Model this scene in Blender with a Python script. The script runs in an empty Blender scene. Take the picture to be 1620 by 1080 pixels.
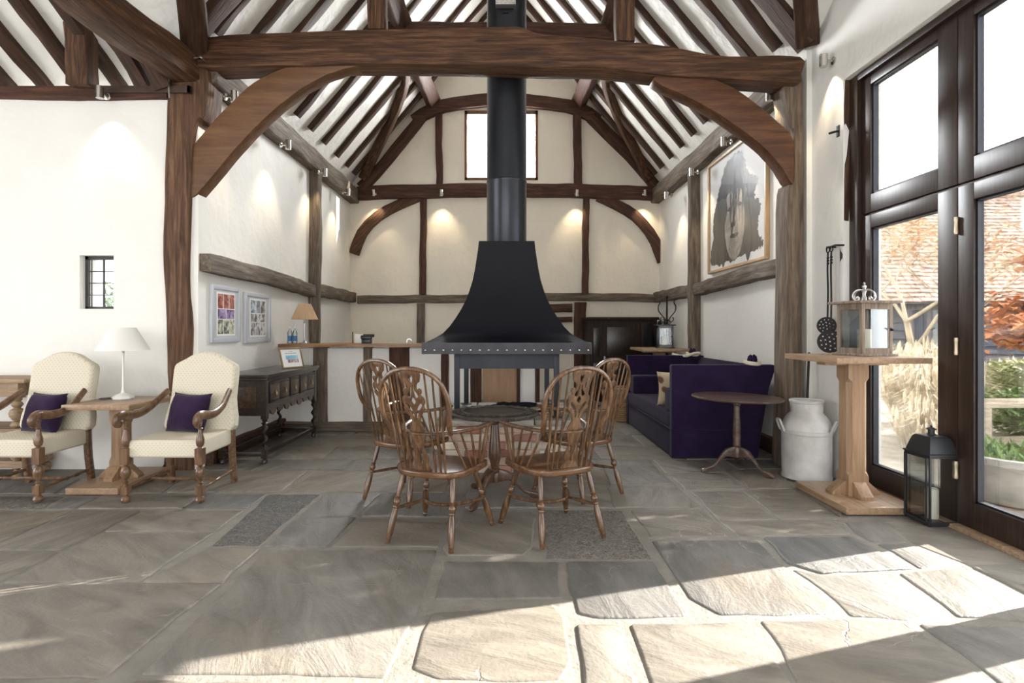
import bpy, bmesh, math, random
from mathutils import Vector, Matrix, noise

R = math.radians
PI = math.pi
rnd = random.Random(7)
scene = bpy.context.scene
col = scene.collection

# ------------------------------------------------------------------ camera
F, VX, VY, H = 880.0, 800.0, 520.0, 1.33       # focal length, vanishing point (px), eye height (m)
cam_data = bpy.data.cameras.new('camera')
cam = bpy.data.objects.new('camera', cam_data)
col.objects.link(cam)
cam.location = (0, 0, H)
cam.rotation_euler = (R(90), 0, 0)
cam_data.sensor_width = 36
cam_data.lens = F / 1620 * 36
cam_data.shift_x = (810 - VX) / 1620
cam_data.shift_y = -(540 - VY) / 1620
cam_data.clip_start = .05
cam_data.clip_end = 300
scene.camera = cam

# ------------------------------------------------------------------ light
scene.view_settings.view_transform = 'Standard'
scene.view_settings.look = 'None'
scene.view_settings.gamma = 1
scene.view_settings.use_curve_mapping = False
scene.view_settings.exposure = 0.66

world = bpy.data.worlds.new('world')
scene.world = world
world.use_nodes = True
wn = world.node_tree
wn.nodes['Background'].inputs[0].default_value = (.965, .975, 1, 1)
wn.nodes['Background'].inputs[1].default_value = 4.2

SUN_AZ, SUN_EL = math.atan2(.30, .955), R(25.3)
to_sun = Vector((math.cos(SUN_AZ) * math.cos(SUN_EL), math.sin(SUN_AZ) * math.cos(SUN_EL), math.sin(SUN_EL)))
sl = bpy.data.lights.new('sun', 'SUN')
sl.energy = 20
sl.angle = R(.55)
sl.color = (1, .925, .82)
so = bpy.data.objects.new('sun', sl)
col.objects.link(so)
so.rotation_euler = to_sun.to_track_quat('Z', 'Y').to_euler()
so.location = to_sun * 30

def area(name, loc, target, sx, sy, energy=1, color=(1, .97, .93), portal=False):
    l = bpy.data.lights.new(name, 'AREA')
    l.shape = 'RECTANGLE'
    l.size, l.size_y = sx, sy
    l.energy = energy
    l.color = color
    l.cycles.is_portal = portal
    o = bpy.data.objects.new(name, l)
    col.objects.link(o)
    o.location = loc
    o.rotation_euler = (Vector(loc) - Vector(target)).to_track_quat('Z', 'Y').to_euler()
    return o
# sky portals: garden doors, and unseen back and wing openings added for fill
area('sky_added_back_openings', (-1.6, -4.98, 1.75), (-1.6, 0, 1.75), 7.6, 2.7, portal=True)
area('sky_added_wing_opening', (-7.38, 1.2, 1.7), (0, 1.2, 1.7), 4.2, 2.6, portal=True)
area('daylight_garden_doors', (3.30, 2.4, 1.85), (0, 2.4, 1.75), 5.2, 3.3, portal=True)

area('daylight_gable_window', (-.09, 10.66, 4.79), (-.09, 6.5, 4.5), 1.3, 1.2, 300, (.97, .98, 1))

# ------------------------------------------------------------------ helpers
def P(x, y, d):
    return Vector(((x - VX) * d / F, d, H - (y - VY) * d / F))
def G(x, y, z=0.0):
    return P(x, y, F * (H - z) / (y - VY))
def V(*a):
    return Vector(a)

def tag(o, label=None, cat=None, group=None, kind=None):
    if label: o['label'] = label
    if cat: o['category'] = cat
    if group: o['group'] = group
    if kind: o['kind'] = kind
    return o

def empty(name, loc=(0, 0, 0), rz=0, label=None, cat=None, group=None, kind=None):
    o = bpy.data.objects.new(name, None)
    o.empty_display_size = .1
    col.objects.link(o)
    o.location = loc
    o.rotation_euler = (0, 0, rz)
    return tag(o, label, cat, group, kind)

def link(name, me, mat, parent=None, loc=None, rot=None):
    o = bpy.data.objects.new(name, me)
    col.objects.link(o)
    if mat is not None and not me.materials:
        me.materials.append(mat)
    if parent: o.parent = parent
    if loc is not None: o.location = loc
    if rot is not None: o.rotation_euler = rot
    return o

def copy_tree(o, parent=None):
    c = o.copy()
    col.objects.link(c)
    if parent: c.parent = parent
    for ch in o.children:
        copy_tree(ch, c)
    return c

def finish(bm, name, smooth=True, angle=35, recalc=True):
    if recalc:
        bmesh.ops.recalc_face_normals(bm, faces=bm.faces[:])
    me = bpy.data.meshes.new(name)
    bm.to_mesh(me)
    bm.free()
    if smooth and len(me.polygons):
        me.polygons.foreach_set('use_smooth', [True] * len(me.polygons))
        me.set_sharp_from_angle(angle=R(angle))
    return me

class MB:
    def __init__(s):
        s.v, s.f = [], []
    def add(s, v, f):
        n = len(s.v)
        s.v += [Vector(p) for p in v]
        s.f += [tuple(i + n for i in q) for q in f]
        return s
    def box(s, x0, x1, y0, y1, z0, z1, m=None):
        v = [V(x, y, z) for z in (z0, z1) for y in (y0, y1) for x in (x0, x1)]
        if m: v = [m @ p for p in v]
        return s.add(v, [(0, 2, 3, 1), (4, 5, 7, 6), (0, 1, 5, 4), (2, 6, 7, 3), (0, 4, 6, 2), (1, 3, 7, 5)])
    def prism(s, poly, z0, z1, m=None):
        n = len(poly)
        v = [V(p[0], p[1], z0) for p in poly] + [V(p[0], p[1], z1) for p in poly]
        if m: v = [m @ p for p in v]
        f = [tuple(range(n - 1, -1, -1)), tuple(range(n, 2 * n))]
        f += [(i, (i + 1) % n, (i + 1) % n + n, i + n) for i in range(n)]
        return s.add(v, f)
    def tube(s, pts, r, seg=8, closed=False, cap=True, flat=(1, 1), up=None):
        pts = [Vector(p) for p in pts]
        n = len(pts)
        if not hasattr(r, '__len__'): r = [r] * n
        tans = []
        for i in range(n):
            if closed: t = pts[(i + 1) % n] - pts[i - 1]
            else: t = pts[min(i + 1, n - 1)] - pts[max(i - 1, 0)]
            tans.append(t.normalized())
        u = Vector(up) if up else (V(0, 0, 1) if abs(tans[0].z) < .9 else V(1, 0, 0))
        v = []
        for i in range(n):
            t = tans[i]
            w = t.cross(u)
            if w.length < 1e-6: w = t.orthogonal()
            w.normalize()
            uu = w.cross(t).normalized()
            if not up: u = uu
            for k in range(seg):
                a = 2 * PI * (k + .5) / seg
                v.append(pts[i] + w * (math.cos(a) * r[i] * flat[0]) + uu * (math.sin(a) * r[i] * flat[1]))
        f = []
        for i in range(n if closed else n - 1):
            j = (i + 1) % n
            for k in range(seg):
                l = (k + 1) % seg
                f.append((i * seg + k, i * seg + l, j * seg + l, j * seg + k))
        if cap and not closed:
            f.append(tuple(range(seg - 1, -1, -1)))
            f.append(tuple(range((n - 1) * seg, n * seg)))
        return s.add(v, f)
    def lathe(s, prof, seg=16, a=(0, 0, 0), b=None, sx=1, sy=1, lean=0):
        # prof: (radius, t); along z from a, or t in 0..1 along a->b
        a = Vector(a)
        if b is None:
            ax = V(0, 0, 1); L = 1
        else:
            ax = Vector(b) - a; L = ax.length; ax = ax.normalized()
        if abs(ax.z) > .999: e1 = V(1, 0, 0)
        else: e1 = ax.cross(V(0, 0, 1)).normalized()
        e2 = ax.cross(e1).normalized()
        v, f = [], []
        n = len(prof)
        for r, t in prof:
            for k in range(seg):
                q = 2 * PI * (k + .5) / seg
                v.append(a + ax * (t * L) + e1 * (math.cos(q) * r * sx) + e2 * (math.sin(q) * r * sy))
        for i in range(n - 1):
            for k in range(seg):
                l = (k + 1) % seg
                f.append((i * seg + k, i * seg + l, (i + 1) * seg + l, (i + 1) * seg + k))
        if prof[0][0] > 1e-4: f.append(tuple(range(seg - 1, -1, -1)))
        if prof[-1][0] > 1e-4: f.append(tuple(range((n - 1) * seg, n * seg)))
        return s.add(v, f)
    def mesh(s, name, smooth=True, bevel=0, seg=2, angle=35, weld=0):
        bm = bmesh.new()
        vs = [bm.verts.new(p) for p in s.v]
        for q in s.f:
            try: bm.faces.new([vs[i] for i in q])
            except ValueError: pass
        if weld: bmesh.ops.remove_doubles(bm, verts=bm.verts[:], dist=weld)
        if bevel:
            bmesh.ops.recalc_face_normals(bm, faces=bm.faces[:])
            ed = [e for e in bm.edges if len(e.link_faces) == 2 and e.calc_face_angle(0) > R(25)]
            bmesh.ops.bevel(bm, geom=ed, offset=bevel, segments=seg, profile=.6, affect='EDGES', clamp_overlap=True)
        return finish(bm, name, smooth, angle)
    def build(s, name, mat, parent=None, loc=None, rot=None, **k):
        return link(name, s.mesh(name, **k), mat, parent, loc, rot)

def rbox(name, mat, x0, x1, y0, y1, z0, z1, parent=None, bevel=.006, m=None, seg=2, loc=None, rot=None):
    return MB().box(x0, x1, y0, y1, z0, z1, m).build(name, mat, parent, loc, rot, bevel=bevel, seg=seg)

def cr(pts, n=6, closed=False):
    pts = [Vector(p) for p in pts]
    out = []
    L = len(pts)
    rng = range(L if closed else L - 1)
    for i in rng:
        if closed: p0, p1, p2, p3 = pts[i - 1], pts[i], pts[(i + 1) % L], pts[(i + 2) % L]
        else: p0, p1, p2, p3 = pts[max(i - 1, 0)], pts[i], pts[i + 1], pts[min(i + 2, L - 1)]
        for k in range(n):
            t = k / n
            out.append(.5 * ((2 * p1) + (p2 - p0) * t + (2 * p0 - 5 * p1 + 4 * p2 - p3) * t * t + (3 * p1 - p0 - 3 * p2 + p3) * t ** 3))
    if not closed: out.append(pts[-1])
    return out

def plate_mesh(name, loops, thick, bevel=0, m=None, bres=1):
    # flat outline(s) with holes -> solid of the given thickness, local XY plane, thickness along Z
    cu = bpy.data.curves.new(name, 'CURVE')
    cu.dimensions = '2D'
    cu.fill_mode = 'BOTH'
    cu.extrude = max(thick / 2 - bevel, 1e-4)
    cu.bevel_depth = bevel
    cu.bevel_resolution = bres
    cu.offset = -bevel
    for lp in loops:
        sp = cu.splines.new('POLY')
        sp.points.add(len(lp) - 1)
        for q, p in zip(sp.points, lp):
            q.co = (p[0], p[1], 0, 1)
        sp.use_cyclic_u = True
    o = bpy.data.objects.new(name, cu)
    me = bpy.data.meshes.new_from_object(o)
    bpy.data.objects.remove(o)
    bpy.data.curves.remove(cu)
    me.materials.clear()
    bm = bmesh.new()
    bm.from_mesh(me)
    bpy.data.meshes.remove(me)
    bmesh.ops.remove_doubles(bm, verts=bm.verts[:], dist=1e-5)
    if m: bmesh.ops.transform(bm, matrix=m, verts=bm.verts[:])
    return finish(bm, name)

M_XZ = Matrix(((1, 0, 0, 0), (0, 0, 1, 0), (0, 1, 0, 0), (0, 0, 0, 1)))      # (x,y)->(x,z), thickness along y
M_YZ = Matrix(((0, 0, 1, 0), (1, 0, 0, 0), (0, 1, 0, 0), (0, 0, 0, 1)))      # (x,y)->(y,z), thickness along x

def plate_px(name, px, d, thick, mat, parent=None, bevel=.015, n=4, back=True, smooth=True):
    # outline given in photo pixels lying in the plane at depth d; body goes back by thick
    pts = [P(x, y, d) for x, y in px]
    lp = cr([(p.x, p.z, 0) for p in pts], n, True) if smooth else [(p.x, p.z, 0) for p in pts]
    lp = [(p[0] + rnd.uniform(-.003, .003), p[1] + rnd.uniform(-.003, .003)) for p in lp]
    me = plate_mesh(name, [lp], thick, bevel, Matrix.Translation((0, d + thick / 2, 0)) @ M_XZ)
    return link(name, me, mat, parent)

def timber(name, path, w, h, mat, parent=None, up=(0, 0, 1), wob=.010, step=.22, seed=None, ch=.18, taper=(1, 1)):
    # squared, slightly irregular timber following a path; local X runs along it
    path = [Vector(p) for p in path]
    a, b = path[0], path[-1]
    r = random.Random(seed if seed is not None else rnd.random())
    if len(path) == 2: pts = path
    else: pts = cr(path, 6)
    # resample
    L = [0]
    for i in range(1, len(pts)): L.append(L[-1] + (pts[i] - pts[i - 1]).length)
    n = max(2, int(L[-1] / step) + 1)
    rs = []
    for k in range(n + 1):
        t = L[-1] * k / n
        i = 1
        while i < len(L) - 1 and L[i] < t: i += 1
        u = (t - L[i - 1]) / max(L[i] - L[i - 1], 1e-9)
        rs.append(pts[i - 1].lerp(pts[i], u))
    up = Vector(up)
    ex = (b - a).normalized()
    ey = up.cross(ex).normalized()
    ez = ex.cross(ey)
    M = Matrix((ex, ey, ez)).transposed().to_4x4()
    M.translation = a
    Mi = M.inverted()
    v, f = [], []
    c = ch
    prof = [(-1, -1 + c), (-1 + c, -1), (1 - c, -1), (1, -1 + c), (1, 1 - c), (1 - c, 1), (-1 + c, 1), (-1, 1 - c)]
    ph = [r.uniform(0, 50) for _ in range(3)]
    for k, p in enumerate(rs):
        t = (rs[min(k + 1, n)] - rs[max(k - 1, 0)]).normalized()
        sy = up.cross(t).normalized()
        sz = t.cross(sy)
        tp = taper[0] + (taper[1] - taper[0]) * k / n
        q = k * step * 1.3
        off = sy * (noise.noise((q, ph[0], 0)) * wob * 1.5) + sz * (noise.noise((q, ph[1], 3)) * wob * 1.5)
        for j, (x, y) in enumerate(prof):
            jx, jy = r.uniform(-wob, wob) * .45, r.uniform(-wob, wob) * .45
            v.append(Mi @ (p + off + sy * (x * w / 2 * tp + jx) + sz * (y * h / 2 * tp + jy)))
    for k in range(n):
        for j in range(8):
            l = (j + 1) % 8
            f.append((k * 8 + j, k * 8 + l, (k + 1) * 8 + l, (k + 1) * 8 + j))
    f.append(tuple(range(7, -1, -1)))
    f.append(tuple(range(n * 8, n * 8 + 8)))
    mb = MB()
    mb.add(v, f)
    o = mb.build(name, mat, parent, angle=50)
    o.matrix_basis = M
    return o

def worldify(root):
    # parts of this thing were modelled in world coordinates
    inv = Matrix.LocRotScale(root.location, root.rotation_euler, None).inverted()
    for c in root.children: c.matrix_parent_inverse = inv
    return root

# ------------------------------------------------------------------ materials
def new_mat(name):
    m = bpy.data.materials.new(name)
    m.use_nodes = True
    nt = m.node_tree
    return m, nt, nt.nodes['Principled BSDF'], nt.nodes.new, nt.links.new

def ramp(nt, stops):
    c = nt.nodes.new('ShaderNodeValToRGB')
    e = c.color_ramp.elements
    while len(e) < len(stops): e.new(.5)
    for i, (p, k) in enumerate(stops):
        e[i].position = p
        e[i].color = (*k, 1)
    return c

def coords(nt, scale=(1, 1, 1), rand=True):
    tc = nt.nodes.new('ShaderNodeTexCoord')
    mp = nt.nodes.new('ShaderNodeMapping')
    mp.inputs['Scale'].default_value = scale
    if rand:
        oi = nt.nodes.new('ShaderNodeObjectInfo')
        mu = nt.nodes.new('ShaderNodeVectorMath'); mu.operation = 'SCALE'
        cx = nt.nodes.new('ShaderNodeCombineXYZ')
        nt.links.new(oi.outputs['Random'], cx.inputs[0]); nt.links.new(oi.outputs['Random'], cx.inputs[1])
        nt.links.new(cx.outputs[0], mu.inputs[0]); mu.inputs['Scale'].default_value = 37
        ad = nt.nodes.new('ShaderNodeVectorMath')
        nt.links.new(tc.outputs['Object'], ad.inputs[0]); nt.links.new(mu.outputs[0], ad.inputs[1])
        nt.links.new(ad.outputs[0], mp.inputs[0])
    else:
        nt.links.new(tc.outputs['Object'], mp.inputs[0])
    return mp.outputs[0]

def noise_n(nt, vec, scale, detail=5, dist=0, rough=.55):
    n = nt.nodes.new('ShaderNodeTexNoise')
    n.inputs['Scale'].default_value = scale
    n.inputs['Detail'].default_value = detail
    n.inputs['Distortion'].default_value = dist
    n.inputs['Roughness'].default_value = rough
    nt.links.new(vec, n.inputs['Vector'])
    return n

def bump(nt, bsdf, height, strength=.3, dist=.01, prev=None):
    b = nt.nodes.new('ShaderNodeBump')
    b.inputs['Strength'].default_value = strength
    b.inputs['Distance'].default_value = dist
    nt.links.new(height, b.inputs['Height'])
    if prev: nt.links.new(prev.outputs[0], b.inputs['Normal'])
    nt.links.new(b.outputs[0], bsdf.inputs['Normal'])
    return b

def plain(name, c, rough=.5, metal=0, bumps=None, var=.0, spec=.5, sheen=0, coat=0):
    m, nt, p, N, Lk = new_mat(name)
    p.inputs['Base Color'].default_value = (*c, 1)
    p.inputs['Roughness'].default_value = rough
    p.inputs['Metallic'].default_value = metal
    p.inputs['Specular IOR Level'].default_value = spec
    if sheen: p.inputs['Sheen Weight'].default_value = sheen
    if coat: p.inputs['Coat Weight'].default_value = coat; p.inputs['Coat Roughness'].default_value = .2
    if var or bumps:
        vec = coords(nt)
        if var:
            n = noise_n(nt, vec, bumps[0] if bumps and len(bumps) > 3 else 6, 5)
            r = ramp(nt, [(.3, tuple(k * (1 - var) for k in c)), (.7, tuple(min(1, k * (1 + var)) for k in c))])
            Lk(n.outputs[0], r.inputs[0]); Lk(r.outputs[0], p.inputs['Base Color'])
        if bumps:
            n2 = noise_n(nt, vec, bumps[0], 4)
            bump(nt, p, n2.outputs[0], bumps[1], bumps[2])
    return m

def wood(name, dark, mid, light, axis='X', scale=3.0, stretch=12, rough=.6, bmp=.35, bdist=.006, knots=True, coat=0, spec=.4):
    m, nt, p, N, Lk = new_mat(name)
    s = [stretch] * 3
    s['XYZ'.index(axis)] = 1
    vec = coords(nt, tuple(s))
    n = noise_n(nt, vec, scale, 6, .5, .6)
    r = ramp(nt, [(.28, dark), (.5, mid), (.72, light)])
    Lk(n.outputs[0], r.inputs[0])
    # broad tonal drift
    v2 = coords(nt, (1, 1, 1))
    n2 = noise_n(nt, v2, 1.7, 3)
    mx = nt.nodes.new('ShaderNodeMix'); mx.data_type = 'RGBA'; mx.blend_type = 'MULTIPLY'
    mr = nt.nodes.new('ShaderNodeMapRange')
    mr.inputs['To Min'].default_value = .65; mr.inputs['To Max'].default_value = 1.25
    Lk(n2.outputs[0], mr.inputs[0])
    cb = nt.nodes.new('ShaderNodeCombineColor')
    for i in range(3): Lk(mr.outputs[0], cb.inputs[i])
    mx.inputs[0].default_value = .8
    Lk(r.outputs[0], mx.inputs[6]); Lk(cb.outputs[0], mx.inputs[7])
    Lk(mx.outputs[2], p.inputs['Base Color'])
    p.inputs['Roughness'].default_value = rough
    p.inputs['Specular IOR Level'].default_value = spec
    if coat: p.inputs['Coat Weight'].default_value = coat; p.inputs['Coat Roughness'].default_value = .22
    n3 = noise_n(nt, vec, scale * 2.2, 5, .3)
    bump(nt, p, n3.outputs[0], bmp, bdist)
    return m

def plaster(name, c, b1=.35):
    m, nt, p, N, Lk = new_mat(name)
    vec = coords(nt, rand=False)
    n = noise_n(nt, vec, 2.2, 6)
    r = ramp(nt, [(.3, tuple(k * .955 for k in c)), (.7, c)])
    Lk(n.outputs[0], r.inputs[0]); Lk(r.outputs[0], p.inputs['Base Color'])
    p.inputs['Roughness'].default_value = .85
    p.inputs['Specular IOR Level'].default_value = .2
    n1 = noise_n(nt, vec, 3.0, 3)
    b = bump(nt, p, n1.outputs[0], b1, .06)
    n2 = noise_n(nt, vec, 24, 5)
    bump(nt, p, n2.outputs[0], b1 * .6, .006, b)
    return m

def flagstone(name, rough_cut=False):
    m, nt, p, N, Lk = new_mat(name)
    tc = nt.nodes.new('ShaderNodeTexCoord')
    oi = nt.nodes.new('ShaderNodeObjectInfo')
    # rotate grain a little per stone
    vr = nt.nodes.new('ShaderNodeVectorRotate'); vr.rotation_type = 'Z_AXIS'
    ma = nt.nodes.new('ShaderNodeMath'); ma.operation = 'MULTIPLY'; ma.inputs[1].default_value = 2.2
    Lk(oi.outputs['Random'], ma.inputs[0]); Lk(ma.outputs[0], vr.inputs['Angle']); Lk(tc.outputs['Object'], vr.inputs['Vector'])
    mp = nt.nodes.new('ShaderNodeMapping'); mp.inputs['Scale'].default_value = (1.2, 4.2, 1)
    Lk(vr.outputs[0], mp.inputs[0])
    n = noise_n(nt, mp.outputs[0], 1.6, 8, .8, .62)
    tone = ramp(nt, [(0, (.175, .155, .132)), (.35, (.205, .185, .158)), (.7, (.140, .136, .131)), (1, (.215, .186, .150))])
    Lk(oi.outputs['Random'], tone.inputs[0])
    mr = nt.nodes.new('ShaderNodeMapRange')
    mr.inputs['From Min'].default_value = .25; mr.inputs['From Max'].default_value = .75
    mr.inputs['To Min'].default_value = .58; mr.inputs['To Max'].default_value = 1.42
    if rough_cut:
        nq = noise_n(nt, tc.outputs['Object'], 34, 6, 1.5, .75)
        mr.inputs['From Min'].default_value = .36; mr.inputs['From Max'].default_value = .66
        mr.inputs['To Min'].default_value = .45; mr.inputs['To Max'].default_value = 2.3
        Lk(nq.outputs[0], mr.inputs[0])
    else:
        Lk(n.outputs[0], mr.inputs[0])
    cb = nt.nodes.new('ShaderNodeCombineColor')
    for i in range(3): Lk(mr.outputs[0], cb.inputs[i])
    mx = nt.nodes.new('ShaderNodeMix'); mx.data_type = 'RGBA'; mx.blend_type = 'MULTIPLY'; mx.inputs[0].default_value = 1
    Lk(tone.outputs[0], mx.inputs[6]); Lk(cb.outputs[0], mx.inputs[7])
    # rusty drift
    n4 = noise_n(nt, tc.outputs['Object'], 1.1, 4, .3)
    rr = ramp(nt, [(.55, (0, 0, 0)), (.75, (.5, .5, .5))])
    Lk(n4.outputs[0], rr.inputs[0])
    m2 = nt.nodes.new('ShaderNodeMix'); m2.data_type = 'RGBA'
    Lk(rr.outputs[0], m2.inputs[0]); Lk(mx.outputs[2], m2.inputs[6]); m2.inputs[7].default_value = (.25, .19, .125, 1)
    # hairline cracks, only here and there
    wv = noise_n(nt, tc.outputs['Object'], 2.6, 5)
    av = nt.nodes.new('ShaderNodeVectorMath'); av.operation = 'MULTIPLY_ADD'
    av.inputs[1].default_value = (.5, .5, .5)
    Lk(wv.outputs['Color'], av.inputs[0]); Lk(tc.outputs['Object'], av.inputs[2])
    cv = nt.nodes.new('ShaderNodeTexVoronoi'); cv.feature = 'DISTANCE_TO_EDGE'; cv.inputs['Scale'].default_value = 1.15
    Lk(av.outputs[0], cv.inputs['Vector'])
    cr_ = ramp(nt, [(0.0, (1, 1, 1)), (.008, (0, 0, 0))])
    Lk(cv.outputs['Distance'], cr_.inputs[0])
    nm = noise_n(nt, tc.outputs['Object'], .9, 2)
    cm_ = ramp(nt, [(.50, (0, 0, 0)), (.58, (1, 1, 1))])
    Lk(nm.outputs[0], cm_.inputs[0])
    cf = nt.nodes.new('ShaderNodeMath'); cf.operation = 'MULTIPLY'
    Lk(cr_.outputs[0], cf.inputs[0]); Lk(cm_.outputs[0], cf.inputs[1])
    mc = nt.nodes.new('ShaderNodeMix'); mc.data_type = 'RGBA'
    Lk(cf.outputs[0], mc.inputs[0]); Lk(m2.outputs[2], mc.inputs[6]); mc.inputs[7].default_value = (.30, .27, .235, 1)
    m2 = mc
    # pale scuffs
    n5 = noise_n(nt, mp.outputs[0], 9, 6, 1.2, .7)
    r5 = ramp(nt, [(.62, (0, 0, 0)), (.74, (.5, .5, .5))])
    Lk(n5.outputs[0], r5.inputs[0])
    m3 = nt.nodes.new('ShaderNodeMix'); m3.data_type = 'RGBA'
    Lk(r5.outputs[0], m3.inputs[0]); Lk(m2.outputs[2], m3.inputs[6]); m3.inputs[7].default_value = (.36, .33, .29, 1)
    Lk(m3.outputs[2], p.inputs['Base Color'])
    rg = nt.nodes.new('ShaderNodeMapRange'); rg.inputs['To Min'].default_value = .36; rg.inputs['To Max'].default_value = .66
    Lk(n5.outputs[0], rg.inputs[0]); Lk(rg.outputs[0], p.inputs['Roughness'])
    p.inputs['Specular IOR Level'].default_value = .45
    if rough_cut:
        vo = nt.nodes.new('ShaderNodeTexVoronoi'); vo.inputs['Scale'].default_value = 26
        nw = noise_n(nt, tc.outputs['Object'], 9, 4)
        ad = nt.nodes.new('ShaderNodeVectorMath')
        Lk(tc.outputs['Object'], ad.inputs[0]); Lk(nw.outputs['Color'], ad.inputs[1])
        Lk(ad.outputs[0], vo.inputs['Vector'])
        b = bump(nt, p, vo.outputs['Distance'], .9, .022)
        n6 = noise_n(nt, tc.outputs['Object'], 45, 5)
        bump(nt, p, n6.outputs[0], .8, .012, b)
    else:
        # split layers of the sandstone
        st = nt.nodes.new('ShaderNodeMath'); st.operation = 'MULTIPLY'; st.inputs[1].default_value = 7
        Lk(n.outputs[0], st.inputs[0])
        sn = nt.nodes.new('ShaderNodeMath'); sn.operation = 'SNAP'; sn.inputs[1].default_value = 1
        Lk(st.outputs[0], sn.inputs[0])
        b0 = bump(nt, p, cf.outputs[0], .8, -.006)
        b = bump(nt, p, sn.outputs[0], .22, .006, b0)
        b2 = bump(nt, p, n.outputs[0], .5, .03, b)
        n6 = noise_n(nt, tc.outputs['Object'], 38, 6)
        bump(nt, p, n6.outputs[0], .45, .007, b2)
    return m

def glass(name, tint=(1, 1, 1), refl=.45):
    m = bpy.data.materials.new(name)
    m.use_nodes = True
    nt = m.node_tree
    nt.nodes.clear()
    out = nt.nodes.new('ShaderNodeOutputMaterial')
    tr = nt.nodes.new('ShaderNodeBsdfTransparent'); tr.inputs[0].default_value = (*tint, 1)
    gl = nt.nodes.new('ShaderNodeBsdfGlossy'); gl.inputs['Roughness'].default_value = .02
    fr = nt.nodes.new('ShaderNodeFresnel'); fr.inputs[0].default_value = 1.45
    mu = nt.nodes.new('ShaderNodeMath'); mu.operation = 'MULTIPLY'; mu.inputs[1].default_value = refl
    mx = nt.nodes.new('ShaderNodeMixShader')
    nt.links.new(fr.outputs[0], mu.inputs[0]); nt.links.new(mu.outputs[0], mx.inputs[0])
    nt.links.new(tr.outputs[0], mx.inputs[1]); nt.links.new(gl.outputs[0], mx.inputs[2])
    nt.links.new(mx.outputs[0], out.inputs[0])
    return m

def emit(name, c, s):
    m = bpy.data.materials.new(name)
    m.use_nodes = True
    p = m.node_tree.nodes['Principled BSDF']
    p.inputs['Base Color'].default_value = (*c, 1)
    p.inputs['Emission Color'].default_value = (*c, 1)
    p.inputs['Emission Strength'].default_value = s
    return m

M = {}
M['plaster'] = plaster('white_plaster', (.86, .845, .80))
M['plaster_end'] = plaster('lamp_warmed_plaster', (.86, .80, .68))  # warm spotlight glow on the end wall put into the plaster colour
M['plaster_roof'] = plaster('roof_plaster', (.88, .86, .81), .8)
tie = ((.018, .007, .003), (.078, .033, .014), (.19, .095, .045))
M['oak_tie'] = wood('tie_beam_oak', *tie, axis='X', scale=2.4, stretch=15, rough=.62, bmp=.9, bdist=.014)
M['oak_post'] = wood('post_oak', (.034, .016, .008), (.105, .050, .025), (.21, .118, .065), axis='Z', scale=2.6, stretch=11, rough=.72, bmp=.8, bdist=.014)
M['oak_brace'] = wood('brace_oak', (.100, .046, .020), (.140, .068, .031), (.19, .100, .048), axis='X', scale=2, stretch=9, rough=.55, bmp=.3)
M['oak_brace2'] = wood('red_brace_oak', (.045, .017, .007), (.098, .039, .016), (.165, .074, .032), axis='X', scale=2, stretch=9, rough=.6, bmp=.4)
M['oak_grey'] = wood('weathered_grey_oak', (.066, .050, .038), (.145, .112, .084), (.26, .215, .17), axis='X', scale=2.6, stretch=11, rough=.8, bmp=.7, bdist=.010)
M['oak_greyz'] = wood('weathered_grey_post_oak', (.060, .043, .030), (.140, .102, .072), (.24, .188, .14), axis='Z', scale=2.6, stretch=11, rough=.8, bmp=.7, bdist=.010)
M['oak_dark'] = wood('dark_roof_oak', (.020, .009, .005), (.052, .024, .013), (.098, .052, .030), axis='X', scale=2.6, stretch=10, rough=.75, bmp=.7, bdist=.010)
M['oak_end'] = wood('dark_red_oak', (.030, .012, .007), (.070, .028, .016), (.125, .060, .034), axis='X', scale=2.6, stretch=10, rough=.72, bmp=.6, bdist=.008)
M['door_wood'] = wood('espresso_door_wood', (.016, .008, .006), (.030, .016, .011), (.050, .028, .020), axis='Z', scale=3, stretch=14, rough=.38, bmp=.15, bdist=.002, spec=.5)
M['windsor'] = wood('windsor_ash', (.045, .020, .008), (.105, .051, .022), (.205, .115, .055), axis='Z', scale=5, stretch=7, rough=.27, bmp=.08, bdist=.002, coat=.35, spec=.5)
M['windsor_seat'] = wood('windsor_elm_seat', (.060, .025, .009), (.120, .054, .020), (.21, .105, .042), axis='X', scale=4, stretch=8, rough=.25, bmp=.08, bdist=.002, coat=.4, spec=.5)
M['walnut'] = wood('armchair_walnut', (.065, .031, .015), (.150, .082, .043), (.25, .150, .086), axis='Z', scale=5, stretch=7, rough=.28, bmp=.1, bdist=.002, coat=.35)
M['light_oak'] = wood('light_oak', (.24, .145, .082), (.34, .215, .128), (.43, .285, .175), axis='Z', scale=3, stretch=12, rough=.42, bmp=.12, bdist=.002)
M['light_oakx'] = wood('light_oak_boards', (.25, .155, .09), (.36, .24, .15), (.45, .315, .205), axis='Y', scale=3, stretch=12, rough=.40, bmp=.12, bdist=.002)
M['worn_oak'] = wood('worn_oak', (.20, .125, .072), (.33, .225, .14), (.45, .33, .22), axis='X', scale=3, stretch=12, rough=.6, bmp=.3, bdist=.003)
M['black_oak'] = wood('blackened_oak', (.008, .005, .004), (.020, .012, .008), (.048, .030, .020), axis='Y', scale=4, stretch=9, rough=.30, bmp=.3, bdist=.003, coat=.3)
M['drawer_oak'] = wood('drawer_front_oak', (.020, .010, .005), (.050, .026, .013), (.11, .065, .034), axis='Y', scale=5, stretch=6, rough=.33, bmp=.35, bdist=.003, coat=.25)
M['table_dark'] = wood('carved_dark_oak', (.012, .009, .007), (.034, .026, .021), (.080, .064, .052), axis='X', scale=9, stretch=4, rough=.30, bmp=.6, bdist=.004, coat=.3)
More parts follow.
